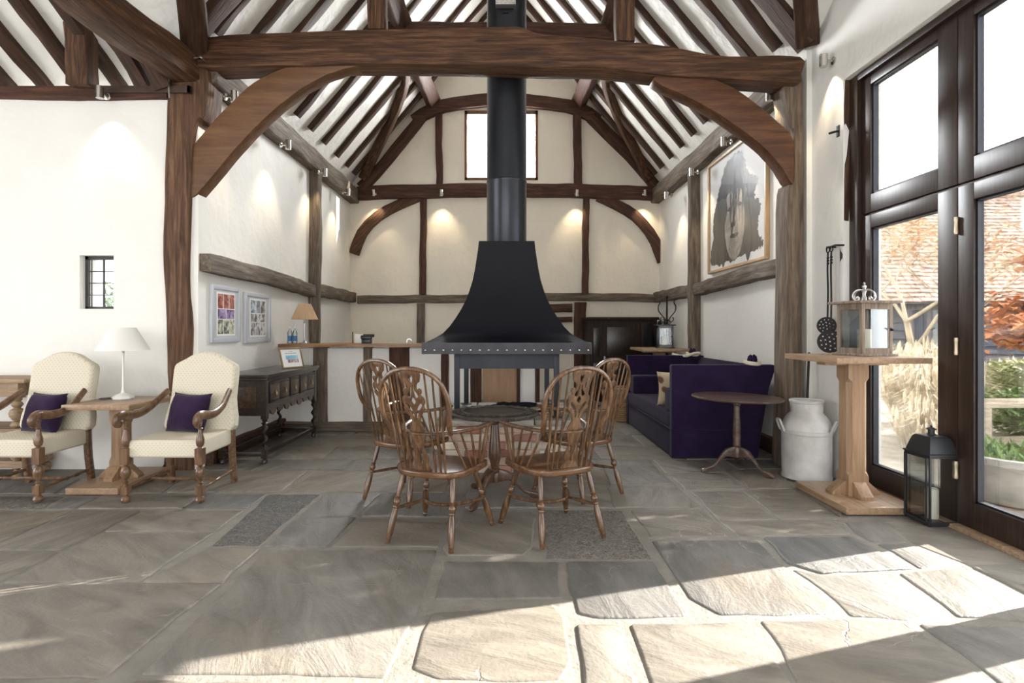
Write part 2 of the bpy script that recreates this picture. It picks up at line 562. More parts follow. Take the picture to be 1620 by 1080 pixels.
M['table_ped'] = wood('pedestal_walnut', (.030, .013, .007), (.072, .034, .018), (.130, .070, .040), axis='Z', scale=5, stretch=7, rough=.28, bmp=.1, coat=.4)
M['wine_table'] = wood('old_mahogany', (.045, .026, .018), (.090, .055, .040), (.16, .105, .080), axis='X', scale=4, stretch=8, rough=.33, bmp=.1, coat=.3)
M['grey_wood'] = wood('driftwood', (.12, .085, .06), (.235, .18, .135), (.36, .29, .23), axis='Z', scale=4, stretch=12, rough=.7, bmp=.4, bdist=.003)
M['bar_top'] = wood('bar_top_oak', (.16, .075, .028), (.30, .155, .062), (.40, .23, .105), axis='X', scale=3, stretch=10, rough=.35, bmp=.15)
M['armoire'] = wood('armoire_dark_oak', (.010, .0055, .004), (.022, .012, .009), (.042, .024, .017), axis='Z', scale=3, stretch=12, rough=.6, bmp=.2, bdist=.002, spec=.25)
M['frame_oak'] = wood('picture_frame_oak', (.42, .27, .14), (.55, .38, .22), (.63, .46, .28), axis='Z', scale=4, stretch=10, rough=.45, bmp=.1)
M['ply'] = wood('birch_panel', (.36, .215, .12), (.43, .27, .155), (.48, .31, .185), axis='Z', scale=2, stretch=8, rough=.5, bmp=.05)
M['stone'] = flagstone('york_flagstone')
M['stone_rough'] = flagstone('rough_cut_flagstone', True)
M['mortar'] = plain('lime_mortar', (.215, .197, .172), .9, 0, (30, .8, .01), .15)
M['hood'] = plain('black_steel_hood', (.0042, .0045, .0085), .45, .0, (3, .05, .01), 0, .22)
M['hood_rim'] = plain('burnished_steel_rim', (.030, .029, .032), .36, .7, (14, .1, .002), .3)
M['flue'] = plain('blue_black_flue_steel', (.020, .023, .030), .30, .55, (6, .03, .003), .15, .6)
M['dark_iron'] = plain('wrought_iron', (.018, .016, .016), .5, .6, (60, .3, .002), .2)
M['grey_steel'] = plain('grey_painted_steel', (.022, .025, .032), .42, .5, (20, .1, .002), .15)
M['steel'] = plain('brushed_steel', (.62, .60, .57), .26, 1)
M['silver'] = plain('silvered_metal', (.50, .49, .48), .35, .9, (30, .2, .002), .2)
M['brass'] = plain('worn_brass', (.55, .40, .18), .35, 1, None)
M['hinge'] = plain('pale_brass_hinge', (.62, .52, .38), .4, .8)
M['zinc'] = plain('galvanised_churn', (.56, .55, .53), .62, .25, (7, .25, .004), .20)
M['glass'] = glass('window_glass', (.985, .995, .995), .6)
M['lantern_glass'] = glass('lantern_glass', (.95, .97, .97), .8)
M['wax'] = plain('candle_wax', (.86, .80, .66), .5, 0, None, 0, .3)
M['white_paint'] = plain('white_lamp_paint', (.84, .83, .80), .4, 0, None, 0, .4)
M['shade_white'] = plain('white_linen_shade', (.83, .82, .79), .8, 0, (90, .15, .001), 0, .1)
M['shade_tan'] = plain('tan_pleated_shade', (.60, .42, .27), .8, 0, (60, .2, .001), .08, .1)
M['purple'] = plain('purple_wool', (.019, .0105, .036), .92, 0, (140, .5, .003), .25, .1, .08)
M['purple_knit'] = plain('purple_knit', (.026, .013, .040), .95, 0, (70, .8, .006), .35, .1, .1)
M['rope'] = plain('cotton_rope', (.66, .60, .49), .9, 0, (60, .6, .004), .12, .1)
M['black_cloth'] = plain('black_cloth', (.010, .010, .013), .9, 0, (50, .6, .006), .3, .2)
M['black_plastic'] = plain('black_plastic', (.015, .015, .017), .35)
M['white_plastic'] = plain('white_plastic', (.80, .80, .78), .4)
M['paper'] = plain('white_paper', (.86, .86, .86), .6, 0, None, 0, .3)
M['grey_frame'] = plain('silver_grey_frame', (.60, .62, .66), .38, .2, (8, .05, .002), .05)
M['stonecap'] = plain('hearth_stone', (.26, .235, .20), .7, 0, (22, .9, .015), .4)
M['gravel'] = plain('garden_gravel', (.40, .36, .30), .95, 0, (40, 1, .02), .3)
for i, c in enumerate([(.27, .115, .08), (.34, .18, .135), (.43, .31, .245), (.52, .44, .36), (.20, .09, .07)]):
    M['brick%d' % i] = plain('hearth_brick_%d' % i, c, .85, 0, (26, .9, .008), .3, .2)
M['brick_mortar'] = plain('hearth_mortar', (.60, .55, .47), .9, 0, (24, .9, .012), .2, .2)
M['wicker'] = plain('honey_wicker', (.34, .20, .095), .6, 0, (50, .4, .003), .3)

def dotted(name, base, dot, scale, size=.16):
    m, nt, p, N, Lk = new_mat(name)
    vec = coords(nt, rand=False)
    # quincunx of small dots: sine lattice on the two larger directions
    sx = nt.nodes.new('ShaderNodeSeparateXYZ'); Lk(vec, sx.inputs[0])
    ad = nt.nodes.new('ShaderNodeMath'); ad.operation = 'SUBTRACT'
    Lk(sx.outputs[2], ad.inputs[0]); Lk(sx.outputs[1], ad.inputs[1])
    def sn(sock):
        a = nt.nodes.new('ShaderNodeMath'); a.operation = 'MULTIPLY'; a.inputs[1].default_value = scale
        b = nt.nodes.new('ShaderNodeMath'); b.operation = 'SINE'
        Lk(sock, a.inputs[0]); Lk(a.outputs[0], b.inputs[0]); return b.outputs[0]
    mu = nt.nodes.new('ShaderNodeMath'); mu.operation = 'MULTIPLY'
    Lk(sn(sx.outputs[0]), mu.inputs[0]); Lk(sn(ad.outputs[0]), mu.inputs[1])
    r = ramp(nt, [(.62, base), (.78, dot)])
    Lk(mu.outputs[0], r.inputs[0]); Lk(r.outputs[0], p.inputs['Base Color'])
    p.inputs['Roughness'].default_value = .9
    p.inputs['Specular IOR Level'].default_value = .2
    n = noise_n(nt, vec, 160, 3)
    bump(nt, p, n.outputs[0], .3, .002)
    return m
M['cream_fabric'] = dotted('cream_dotted_fabric', (.70, .645, .52), (.56, .475, .34), 205)

def circles_mat():
    m, nt, p, N, Lk = new_mat('circle_print_fabric')
    vec = coords(nt, rand=False)
    vo = nt.nodes.new('ShaderNodeTexVoronoi'); vo.inputs['Scale'].default_value = 8.5; vo.inputs['Randomness'].default_value = .7
    Lk(vec, vo.inputs['Vector'])
    r = ramp(nt, [(.30, (.20, .085, .052)), (.34, (.34, .20, .125)), (.37, (.18, .08, .05)), (.42, (.63, .50, .34))])
    Lk(vo.outputs['Distance'], r.inputs[0]); Lk(r.outputs[0], p.inputs['Base Color'])
    p.inputs['Roughness'].default_value = .9
    return m
M['circles'] = circles_mat()
# ================================================================== THE SETTING
YF = 5.30          # face of the left front wall / main frame
YE = 10.50         # end wall
XL, XR = -2.93, 2.90
EAVE, RIDGE = 4.02, 7.52
SL = (RIDGE - EAVE) / 2.915

def struct(name, mb, mat, **k):
    return tag(mb.build(name, mat, **k), kind='structure')

# ---- floor
floor = tag(MB().box(-7.6, 3.10, -5.2, 10.7, -.10, -.007).build('floor', M['mortar']), kind='structure')

def stone(poly, rough=False, shrink=.003, h=None, name='flagstone'):
    # poly: world xy corners; irregular chipped outline, eased edge, slight tilt
    pts = [Vector((p[0], p[1], 0)) for p in poly]
    n = len(pts)
    ar = sum(pts[i].x * pts[(i + 1) % n].y - pts[(i + 1) % n].x * pts[i].y for i in range(n))
    if ar < 0: pts.reverse()
    # inset
    ins = []
    for i in range(n):
        a, b, c = pts[i - 1], pts[i], pts[(i + 1) % n]
        e1, e2 = (b - a).normalized(), (c - b).normalized()
        n1, n2 = V(-e1.y, e1.x, 0), V(-e2.y, e2.x, 0)
        k = (n1 + n2)
        ins.append(b + k * (shrink / max(.35, 1 + n1.dot(n2))))
    out = []
    for i in range(n):
        a, b = ins[i], ins[(i + 1) % n]
        L = (b - a).length
        k = max(1, int(L / .11))
        for j in range(k):
            t = j / k
            p = a.lerp(b, t)
            if j == 0:
                pr, nx = ins[i - 1], b
                rr = min(.013, L * .2)
                out.append(a + (pr - a).normalized() * rr)
                out.append(a + (nx - a).normalized() * rr * .35 + (pr - a).normalized() * rr * .35)
                out.append(a + (nx - a).normalized() * rr)
            else:
                nr = V(-(b - a).y, (b - a).x, 0).normalized()
                out.append(p + nr * (rnd.random() ** 2 * .016))
    z = h if h is not None else rnd.uniform(-.002, .004)
    tx, ty = rnd.uniform(-.002, .002), rnd.uniform(-.002, .002)
    c0 = sum(out, V(0, 0, 0)) / len(out)
    m = len(out)
    rings = [(0, -.04), (0, z - .009), (.007, z - .002), (.018, z)]
    v, f = [], []
    for ins_, zz in rings:
        for i, p in enumerate(out):
            d = (c0 - p)
            q = p + d.normalized() * min(ins_, d.length * .5)
            dz = 0 if zz < -.03 else (p.x - c0.x) * tx + (p.y - c0.y) * ty
            v.append(V(q.x, q.y, zz + dz))
    for k in range(3):
        for i in range(m):
            j = (i + 1) % m
            f.append((k * m + i, k * m + j, (k + 1) * m + j, (k + 1) * m + i))
    f.append(tuple(range(3 * m, 4 * m)))
    mb = MB(); mb.add(v, f)
    return mb.build(name, M['stone_rough' if rough else 'stone'], floor, angle=60)

ST = [  # traced flagstones, corners in photo pixels
 [(-330,925),(353,922),(164,1072),(-560,1070)],
 [(420,868),(692,868),(680,930),(656,980),(611,1072),(400,1067),(219,1066),(320,966)],
 [(682,968),(800,960),(880,957),(894,975),(907,1045),(890,1074),(800,1078),(690,1073),(650,1057),(665,1000)],
 [(702,886),(886,887),(891,945),(800,947),(686,947)],
 [(895,887),(1034,886),(1092,973),(1010,977),(944,977),(914,970),(898,927)],
 [(1030,854),(1197,853),(1240,893),(1297,938),(1330,971),(1230,973),(1138,972),(1090,946)],
 [(733,806),(838,806),(849,818),(843,865),(828,878),(708,878),(699,866),(716,838)],
 [(333,864),(414,866),(354,921),(222,920)],
 [(512,780),(604,780),(567,816),(468,818)],
 [(466,820),(565,817),(518,864),(412,863)],
 [(571,818),(714,818),(694,865),(521,864)],
 [(607,780),(738,780),(714,817),(570,816)],
 [(502,744),(724,744),(703,778),(449,778)],
 [(330,744),(490,743),(445,778),(262,778)],
 [(105,785),(161,785),(119,804),(72,804)],
 [(164,782),(323,780),(290,804),(121,804)],
 [(326,780),(424,780),(391,804),(292,804)],
 [(130,756),(292,756),(257,779),(90,780)],
 [(-200,756),(128,756),(86,780),(-250,780)],
 [(-420,807),(117,807),(8,854),(-60,871),(-560,871)],
 [(121,807),(224,807),(160,841),(96,870),(-30,870),(10,855)],
 [(228,807),(388,806),(344,839),(162,840)],
 [(160,843),(341,841),(221,920),(2,921)],
 [(-520,873),(94,872),(0,920),(-600,923)],
 [(-620,1075),(160,1077),(50,1200),(-860,1200)],
 [(212,1072),(612,1079),(590,1200),(80,1200)],
 [(620,1080),(690,1080),(882,1083),(884,1200),(600,1200)],
 [(912,985),(982,986),(1010,1085),(1030,1200),(900,1200),(922,1078)],
 [(995,985),(1178,981),(1220,1030),(1258,1085),(1330,1200),(1052,1200),(1028,1080)],
 [(1200,979),(1330,976),(1436,983),(1470,1006),(1560,1070),(1670,1200),(1350,1200),(1262,1082)],
 [(1450,984),(1640,990),(1830,1090),(1900,1200),(1700,1200),(1564,1066),(1475,1003)],
 [(1250,898),(1300,908),(1412,905),(1510,973),(1440,981),(1345,974),(1302,934)],
 [(1420,905),(1525,893),(1660,960),(1710,992),(1515,975)],
 [(1206,849),(1348,847),(1447,899),(1300,907),(1245,890)],
 [(1384,859),(1438,859),(1522,891),(1456,899)],
 [(1335,824),(1392,824),(1437,857),(1380,857),(1352,843)],
 [(1397,823),(1495,826),(1635,893),(1530,892),(1441,858)],
 [(1535,895),(1640,897),(1705,935),(1664,957)],
 [(996,806),(1112,804),(1162,847),(1028,849)],
 [(1137,824),(1316,821),(1349,844),(1206,847),(1167,847)],
 [(1091,777),(1168,775),(1232,821),(1136,823)],
 [(1171,775),(1257,774),(1334,820),(1235,821)],
 [(958,770),(1066,766),(1110,801),(970,803)],
 [(953,738),(1036,736),(1066,764),(964,767)],
 [(1054,748),(1143,747),(1181,772),(1083,774)],
 [(974,726),(1029,726),(1036,735),(979,736)],
 [(1031,726),(1118,727),(1142,746),(1052,747)],
 [(1145,742),(1238,742),(1256,772),(1184,772)],
 [(742,746),(858,746),(850,803),(735,803)],
 [(862,746),(949,740),(986,803),(854,802)],
 [(1260,745),(1300,745),(1345,790),(1330,818),(1260,774)],
]
for q in ST:
    stone([G(x, y).xy for x, y in q])
for q in ([(852,804),(985,806),(1034,884),(862,883)], [(424,780),(509,780),(408,863),(333,863)], [(-260,782),(104,784),(70,804),(-300,804)]):
    stone([G(x, y).xy for x, y in q], True, h=-.004)
def row(y0, y1, x0, x1, wmin=.5, wmax=1.1, skew=.03):
    x = x0
    while x < x1 - .05:
        w = min(rnd.uniform(wmin, wmax), x1 - x)
        if x1 - x - w < .3: w = x1 - x
        s0, s1 = rnd.uniform(-skew, skew), rnd.uniform(-skew, skew)
        stone([(x, y0), (x + w, y0), (x + w, y1), (x, y1)], shrink=.006)
        x += w
row(5.25, 5.66, -2.88, .93)
for a, b in ((5.68, 6.30), (6.30, 6.98), (6.98, 7.70), (7.70, 8.45), (8.45, 9.15), (9.15, 9.85), (9.85, 10.45)):
    row(a, b, -2.88, 2.86)
row(5.28, 5.66, 2.20, 2.90)
for a, b in ((1.0, 1.72), (.2, 1.0), (-.8, .2), (-1.8, -.8), (-2.9, -1.8), (-4, -2.9), (-5, -4)):
    row(a, b, -7.2, 3.0, .8, 1.5)
for a, b in ((1.74, 2.09), (2.12, 2.55), (2.58, 3.35), (3.38, 4.05), (4.08, 4.7), (4.73, 5.25)):
    row(a, b, -7.4, {1.74: -3.1, 2.12: -3.55}.get(a, -5.0), .6, 1.1)

# ---- walls
def wall_with_opening(name, x0, x1, y0, y1, z0, z1, oy, oz, axis):
    mb = MB()
    if axis == 'X':       # wall runs along X, opening given in x
        a, b = oy
        mb.box(x0, a, y0, y1, z0, z1).box(b, x1, y0, y1, z0, z1).box(a, b, y0, y1, z0, oz[0]).box(a, b, y0, y1, oz[1], z1)
    else:
        a, b = oy
        mb.box(x0, x1, y0, a, z0, z1).box(x0, x1, b, y1, z0, z1)
        if oz[0] > z0: mb.box(x0, x1, a, b, z0, oz[0])
        mb.box(x0, x1, a, b, oz[1], z1)
    return struct(name, mb, M['plaster'], smooth=False)

WX0, WX1, WZ0, WZ1 = -4.06, -3.735, 1.52, 2.03
wall_left = wall_with_opening('wall_left', -7.6, XL - .30, YF, YF + .34, -.1, 3.62, (WX0, WX1), (WZ0, WZ1), 'X')
wall_bay_left = struct('wall_bay_left', MB().box(XL - .3, XL, YF, YE + .2, -.1, EAVE + .1), M['plaster'], smooth=False)
wall_bay_right = struct('wall_bay_right', MB().box(XR, XR + .3, 5.36, YE + .2, -.1, EAVE + .1), M['plaster'], smooth=False)
# end wall: gable with the high window
WE = [P(735, 285, YE), P(851, 285, YE), P(851, 175, YE), P(735, 175, YE)]
gable = [(-3.2, -.1), (3.2, -.1), (3.2, 3.9), (0, 7.95), (-3.2, 3.9)]
me = plate_mesh('wall_end', [gable, [(p.x, p.z) for p in WE]], .24, 0, Matrix.Translation((0, YE + .12, 0)) @ M_XZ)
wall_end = tag(link('wall_end', me, M['plaster_end']), kind='structure')
# garden wall with the tall glazed opening
DY0, DY1, DZ1 = -.40, 4.86, 3.50
mb = MB()
mb.box(2.95, 3.28, DY1, 5.45, -.1, 8.2).box(2.95, 3.28, DY0, DY1, DZ1, 8.2).box(2.95, 3.28, -5.3, DY0, -.1, 8.2)
wall_right = struct('wall_right', mb, M['plaster'], smooth=False)
# far sides of the hall; openings in back and wing walls added for sky fill
mb = MB()
mb.box(-7.6, 3.3, -5.3, -5.0, -.1, .35).box(-7.6, 3.3, -5.3, -5.0, 3.15, 4.0)
for x0, x1 in ((-7.6, -5.5), (-3.0, -2.8), (-.35, -.15), (2.3, 3.3)):
    mb.box(x0, x1, -5.3, -5.0, .35, 3.15)
wall_back = struct('wall_back', mb, M['plaster'], smooth=False)
mb = MB()
mb.box(-7.7, -7.4, -5.3, -1.0, -.1, 8).box(-7.7, -7.4, 3.4, 5.6, -.1, 8).box(-7.7, -7.4, -1.0, 3.4, -.1, .3).box(-7.7, -7.4, -1.0, 3.4, 3.1, 8)
wall_wing = struct('wall_wing', mb, M['plaster'], smooth=False)

# ---- low bar partition in front of the end wall
YP = 7.22
wall_bar = struct('wall_bar', MB().box(XL, -.42, YP, YP + .16, 0, 1.08).box(.18, .42, YP, YP + .16, 0, 1.08), M['plaster'], smooth=False)
for x, w in ((508, 22), (581, 13), (628, 22), (643, 12), (704, 12), (752, 17), (820, 5), (850, 7)):
    X = (x - VX) * YP / F
    timber('stud', [(X, YP + .04, .03), (X + rnd.uniform(-.01, .01), YP + .04, 1.09)], w * YP / F, .14, M['oak_grey' if x < 600 else 'oak_end'], wall_bar, up=(0, 1, 0), wob=.008)
timber('sill_beam', [(XL + .02, YP + .03, .065), (-1.05, YP + .03, .065)], .18, .13, M['oak_grey'], wall_bar)
timber('sill_beam', [(.19, YP + .03, .19), (.45, YP + .03, .19)], .18, .30, M['oak_end'], wall_bar)
pn = rbox('hatch_door', M['ply'], -.30, .175, YP + .01, YP + .05, .0, 1.02, wall_bar, .004)

# ---- roof
def slope(name, pts, mat=None):
    # thin plastered roof slab; pts listed so that the room side is the listed face
    c = [Vector(p) for p in pts]
    nrm = (c[1] - c[0]).cross(c[2] - c[0]).normalized()
    if nrm.z > 0: nrm = -nrm
    n = len(c)
    v = c + [p - nrm * .16 for p in c]
    f = [tuple(range(n)), tuple(range(2 * n - 1, n - 1, -1))] + [(i, (i + 1) % n, (i + 1) % n + n, i + n) for i in range(n)]
    mb = MB(); mb.add(v, f)
    return struct(name, mb, mat or M['plaster_roof'], smooth=False)

VL = 5.21                                      # where the left valley starts
YR0 = 5.64 - (RIDGE - 3.78) / ((EAVE - 3.78) / (5.64 - VL))
ceil_l = slope('ceiling_left', [(XL - .02, YE + .1, EAVE), (XL - .02, VL, EAVE), (0, YR0, RIDGE), (0, YE + .1, RIDGE)])
ceil_r = slope('ceiling_right', [(XR + .02, YE + .1, EAVE), (XR + .02, 5.36, EAVE), (0, .10, RIDGE), (0, YE + .1, RIDGE)])
YW, ZW = 5.64, 3.78                                      # wing plate height
WS = (EAVE - ZW) / (YW - VL)
YR = YW - (RIDGE - ZW) / WS
ceil_w = slope('ceiling_wing', [(-7.6, YW, ZW), (XL, YW, ZW), (XL, VL, EAVE), (0, YR, RIDGE), (-7.6, YR, RIDGE)])
ceil_g = slope('ceiling_garden', [(XR + .06, 5.42, EAVE), (0, .10, RIDGE), (XR + .06, .10, RIDGE)])
ceil_b = slope('ceiling_back', [(-7.6, YR, RIDGE), (0, YR, RIDGE), (0, .10, RIDGE), (3.0, .10, RIDGE), (3.0, -5.05, 3.9), (-7.6, -5.05, 3.9)])
# small cheek between wing and bay
struct('wall_cheek', MB().prism([(VL, EAVE + .02), (YW, EAVE + .02), (YW, ZW - .02)], XL - .12, XL - .03, M_YZ), M['plaster'], smooth=False)

def rafter(side, y, parent, z0=EAVE + .12, z1=RIDGE - .05, w=.13, mat='oak_dark', name='rafter', wob=.016, bend=0):
    s = -1 if side == 'L' else 1
    e = 2.95 if s < 0 else 2.92
    def pt(z, dy=0):
        x = s * (e - (z - EAVE) / SL) - s * .03
        return V(x, y + dy, z - .012)
    mid = (z0 + z1) / 2
    path = [pt(z0), pt(mid * .6 + z0 * .4, bend + rnd.uniform(-.03, .03)), pt(mid * .5 + z1 * .5, bend + rnd.uniform(-.03, .03)), pt(z1)]
    timber(name, path, w, .085, M[mat], parent, up=(0, 1, 0) if False else (s * -.77, 0, -.64), wob=wob, step=.25, ch=.22)

ys = [4.85, 5.35, 5.80, 6.30, 6.85, 7.42, 7.92, 8.50, 9.15, 9.72, 10.18]
for y in ys:
    rafter('L', y, ceil_l, w=rnd.uniform(.085, .12), z0=EAVE + (.16 if y > 5.2 else .26))
for y in [5.62, 6.05, 6.55, 7.08, 7.62, 8.12, 8.66, 9.22, 9.76, 10.20]:
    rafter('R', y, ceil_r, w=rnd.uniform(.085, .12), z0=EAVE + .16)
# double rafter over the left post
rafter('L', 5.16, ceil_l, w=.22, z0=EAVE + .06)
rafter('R', 5.30, ceil_r, w=.24, z0=EAVE + .02)
# purlins, curved wind braces, intermediate collar
for s, pr in ((-1, ceil_l), (1, ceil_r)):
    off = .02 if s > 0 else 0
    timber('purlin', [(s * 1.36 + off, YE, 5.60), (s * 1.42 + off, 8.6, 5.56), (s * 1.48 + off, 5.0, 5.52)], .19, .24, M['oak_end'], pr, up=(-.6 * s, 0, .8), wob=.014)
    timber('wind_brace', [(s * 2.66, 10.34, 4.12), (s * 2.42, 10.18, 4.48), (s * 2.05, 9.86, 4.98), (s * 1.72, 9.35, 5.38), (s * 1.62, 8.95, 5.50)], .13, .15, M['oak_tie'], pr, up=(-.77 * s, 0, -.64), wob=.01)
timber('collar', [(-1.62, 7.75, 5.46), (1.62, 7.75, 5.44)], .20, .22, M['oak_end'], ceil_l)
# wing rafters rising towards the viewer
for X in [-7.2 + .37 * k for k in range(11)]:
    x = X if X < -3.3 else X - .02
    timber('rafter', [(x, YW + .04, ZW - .04 * WS - .05), (x + rnd.uniform(-.02, .02), 3.6, ZW + (YW - 3.6) * WS - .05), (x, 1.2, ZW + (YW - 1.2) * WS - .05)], .115, .10, M['oak_dark'], ceil_w, up=(0, -WS, -1), wob=.014)
timber('valley_rafter', [(XL - .06, VL + .13, EAVE - .08), (-1.6, 2.38, 5.54)], .22, .20, M['oak_dark'], ceil_w, wob=.02)
timber('valley_rafter', [(XR - .02, 5.30, EAVE + .04), (1.5, 2.85, 5.60)], .20, .18, M['oak_dark'], ceil_g, wob=.02)
timber('rafter', [(2.70, 4.80, EAVE + .34), (2.70, 2.6, EAVE + 1.75)], .2, .14, M['oak_dark'], ceil_g, up=(0, -.67, -1))
# wing wall plate, strut and the beam running towards the viewer
timber('wall_plate', [(-7.5, YF + .02, 3.575), (-5.2, YF + .03, 3.565), (-3.2, YF + .02, 3.56)], .17, .12, M['oak_end'], wall_left, wob=.014)
timber('strut', [(-3.93, YF - .12, 3.58), (-3.92, YF - .15, 3.86), (-3.89, YF - .20, 4.16)], .21, .17, M['oak_tie'], wall_left, up=(0, 1, 0), wob=.02)
timber('wing_tie', [(-3.05, 5.30, 3.80), (-3.09, 4.3, 3.78), (-3.06, 2.6, 3.80), (-3.05, .2, 3.84)], .27, .27, M['oak_tie'], wall_left, wob=.02)
timber('strut', [(-3.22, 5.26, 3.60), (-3.30, 5.15, 3.84), (-3.42, 5.0, 4.10)], .15, .15, M['oak_dark'], wall_left, up=(0, 1, 0), wob=.02)
timber('strut', [(-3.42, 5.28, 3.60), (-3.50, 5.20, 3.80), (-3.62, 5.05, 4.05)], .12, .12, M['oak_dark'], wall_left, up=(0, 1, 0), wob=.02)

# ---- timbers set in the bay walls
for s, w, X in ((-1, wall_bay_left, XL), (1, wall_bay_right, XR)):
    xi = X - s * .045
    y0 = 5.42 if s < 0 else 5.56
    timber('wall_plate', [(xi - s * .03, y0 - .1, 3.81), (xi - s * .02, 7.6, 3.82), (xi - s * .02, YE, 3.82)], .20, .27, M['oak_grey'], w, wob=.016)
    timber('stud', [(xi, 8.36, 0), (xi - s * .01, 8.34, 2.0), (xi, 8.37, 3.72)], .15, .19, M['oak_grey'], w, up=(1, 0, 0), wob=.014)
    zr = 1.935
    timber('rail', [(xi, y0 - (.1 if s < 0 else 0), zr + .03), (xi - s * .01, 6.9, zr + .01), (xi, 8.26, zr - .03)], .15, .175, M['oak_grey'], w, wob=.016)
    timber('rail', [(xi, 8.46, zr - .02), (xi, YE, zr - .01)], .14, .19, M['oak_grey'], w, wob=.014)
    timber('sill_beam', [(X - s * .035, y0, .08), (X - s * .035, YE, .08)], .09, .17, M['oak_end'], w, wob=.01)
# pegs in the left rail
for y, z in ((5.40, 1.99), (5.40, 1.93), (5.95, 1.96), (6.1, 1.92), (8.2, 1.96), (8.2, 1.88)):
    MB().lathe([(.012, 0), (.013, .022), (.009, .028)], 8, (XL + .03, y, z), (XL + .055, y, z)).build('peg', M['worn_oak'], wall_bay_left)

# ---- end wall timbers
def et(name, pts, w, dep=.12, mat='oak_end', seed=None):
    path = [P(x, y, YE - .03) for x, y in pts]
    vert = abs(path[-1].z - path[0].z) > abs(path[-1].x - path[0].x)
    return timber(name, path, w, dep, M[mat], wall_end, up=(0, 1, 0), wob=.014, seed=seed)
K = YE / F
et('tie_beam', [(566, 306), (700, 303), (800, 301), (900, 303), (1046, 307)], .25, .16)
et('rail', [(566, 474), (700, 473), (840, 470), (930, 470), (1046, 472)], .15, .1, 'oak_grey')
et('collar', [(655, 192), (690, 172), (740, 163), (800, 158), (860, 163), (915, 174), (945, 192)], .23, .15)
et('principal', [(572, 298), (620, 246), (668, 184)], .19, .15)
et('principal', [(1040, 298), (990, 240), (935, 186)], .21, .15)
et('stud', [(695, 296), (694, 176)], .12); et('stud', [(914, 297), (913, 178)], .15)
et('stud', [(669, 466), (670, 312)], .12); et('stud', [(925, 465), (927, 312)], .12)
et('stud', [(666, 545), (667, 480)], .14, .12, 'oak_grey'); et('stud', [(917, 632), (918, 478)], .22, .14)
et('lintel', [(845, 487), (905, 487)], .16, .12); et('lintel', [(840, 505), (905, 505)], .1, .1)
et('brace', [(560, 402), (574, 368), (604, 338), (662, 310)], .19, .10, 'oak_tie')
et('brace', [(1048, 414), (1032, 376), (1004, 341), (946, 310)], .19, .10)

# high window in the gable
win = empty('window_1', (0, 0, 0), kind='structure')
a, b = WE[0], WE[2]
fw = .05
wm = wood('gable_window_oak', (.10, .045, .02), (.17, .085, .04), (.24, .13, .07), axis='Z')
for n_, bx in (('jamb', (a.x, a.x + fw, a.z, b.z)), ('jamb', (b.x - fw, b.x, a.z, b.z)), ('sill', (a.x, b.x, a.z, a.z + fw)), ('head', (a.x, b.x, b.z - .07, b.z))):
    MB().box(bx[0], bx[1], YE - .01, YE + .12, bx[2], bx[3]).build(n_, wm, win)
MB().box(a.x + fw, b.x - fw, YE + .07, YE + .076, a.z + fw, b.z - .07).build('pane', M['glass'], win)

# small leaded window in the left wall
win = empty('window_2', (0, 0, 0), kind='structure')
yg = YF + .10
lead = plain('window_lead', (.055, .052, .050), .6, .3)
for n_, bx in (('jamb', (WX0, WX0 + .028, WZ0, WZ1)), ('jamb', (WX1 - .028, WX1, WZ0, WZ1)), ('sill', (WX0, WX1, WZ0, WZ0 + .024)), ('head', (WX0, WX1, WZ1 - .03, WZ1))):
    MB().box(bx[0], bx[1], yg - .03, yg + .03, bx[2], bx[3]).build(n_, lead, win)
gx = [WX0 + .028 + (WX1 - WX0 - .056) * i / 2 for i in range(3)]
gz = [WZ0 + .024 + (WZ1 - WZ0 - .054) * i / 4 for i in range(5)]
MB().box(gx[1] - .005, gx[1] + .005, yg - .01, yg + .01, gz[0], gz[-1]).build('lead_bar', lead, win)
for z in gz[1:-1]:
    MB().box(gx[0], gx[2], yg - .01, yg + .01, z - .004, z + .004).build('lead_bar', lead, win)
for i in range(2):
    for j in range(4):
        MB().box(gx[i] + .004, gx[i + 1] - .004, yg - .002, yg + .002, gz[j] + .004, gz[j + 1] - .004).build('pane', M['glass'], win, smooth=False)

# ---- glazed garden doors and transom lights
DX = 3.07
def leaf(name, y0, y1, z0, z1, sl_, sr_, rb, rt, handle=False):
    # y0 nearer the camera; stiles sl_ (near), sr_ (far); rails rb, rt
    d = empty(name, (DX, y0, 0), kind='structure')
    t = .035
    m = M['door_wood']
    for n_, bx in (('stile', (y0, y0 + sl_, z0, z1)), ('stile', (y1 - sr_, y1, z0, z1)), ('rail', (y0 + sl_, y1 - sr_, z0, z0 + rb)), ('rail', (y0 + sl_, y1 - sr_, z1 - rt, z1))):
        rbox(n_, m, DX - t, DX + t, bx[0], bx[1], bx[2], bx[3], d, .004)
    # bead round the glass
    bd = MB()
    g0, g1, h0, h1 = y0 + sl_, y1 - sr_, z0 + rb, z1 - rt
    w = .014
    bd.box(DX - .02, DX + .02, g0, g0 + w, h0, h1).box(DX - .02, DX + .02, g1 - w, g1, h0, h1).box(DX - .02, DX + .02, g0, g1, h0, h0 + w).box(DX - .02, DX + .02, g0, g1, h1 - w, h1)
    bd.build('glazing_bead', M['grey_steel'], d)
    MB().box(DX - .004, DX + .004, g0 + w, g1 - w, h0 + w, h1 - w).build('pane', M['glass'], d, smooth=False)
    return worldify(d)
ly = [4.745, 3.735, 2.70, 1.67, .64, -.36]
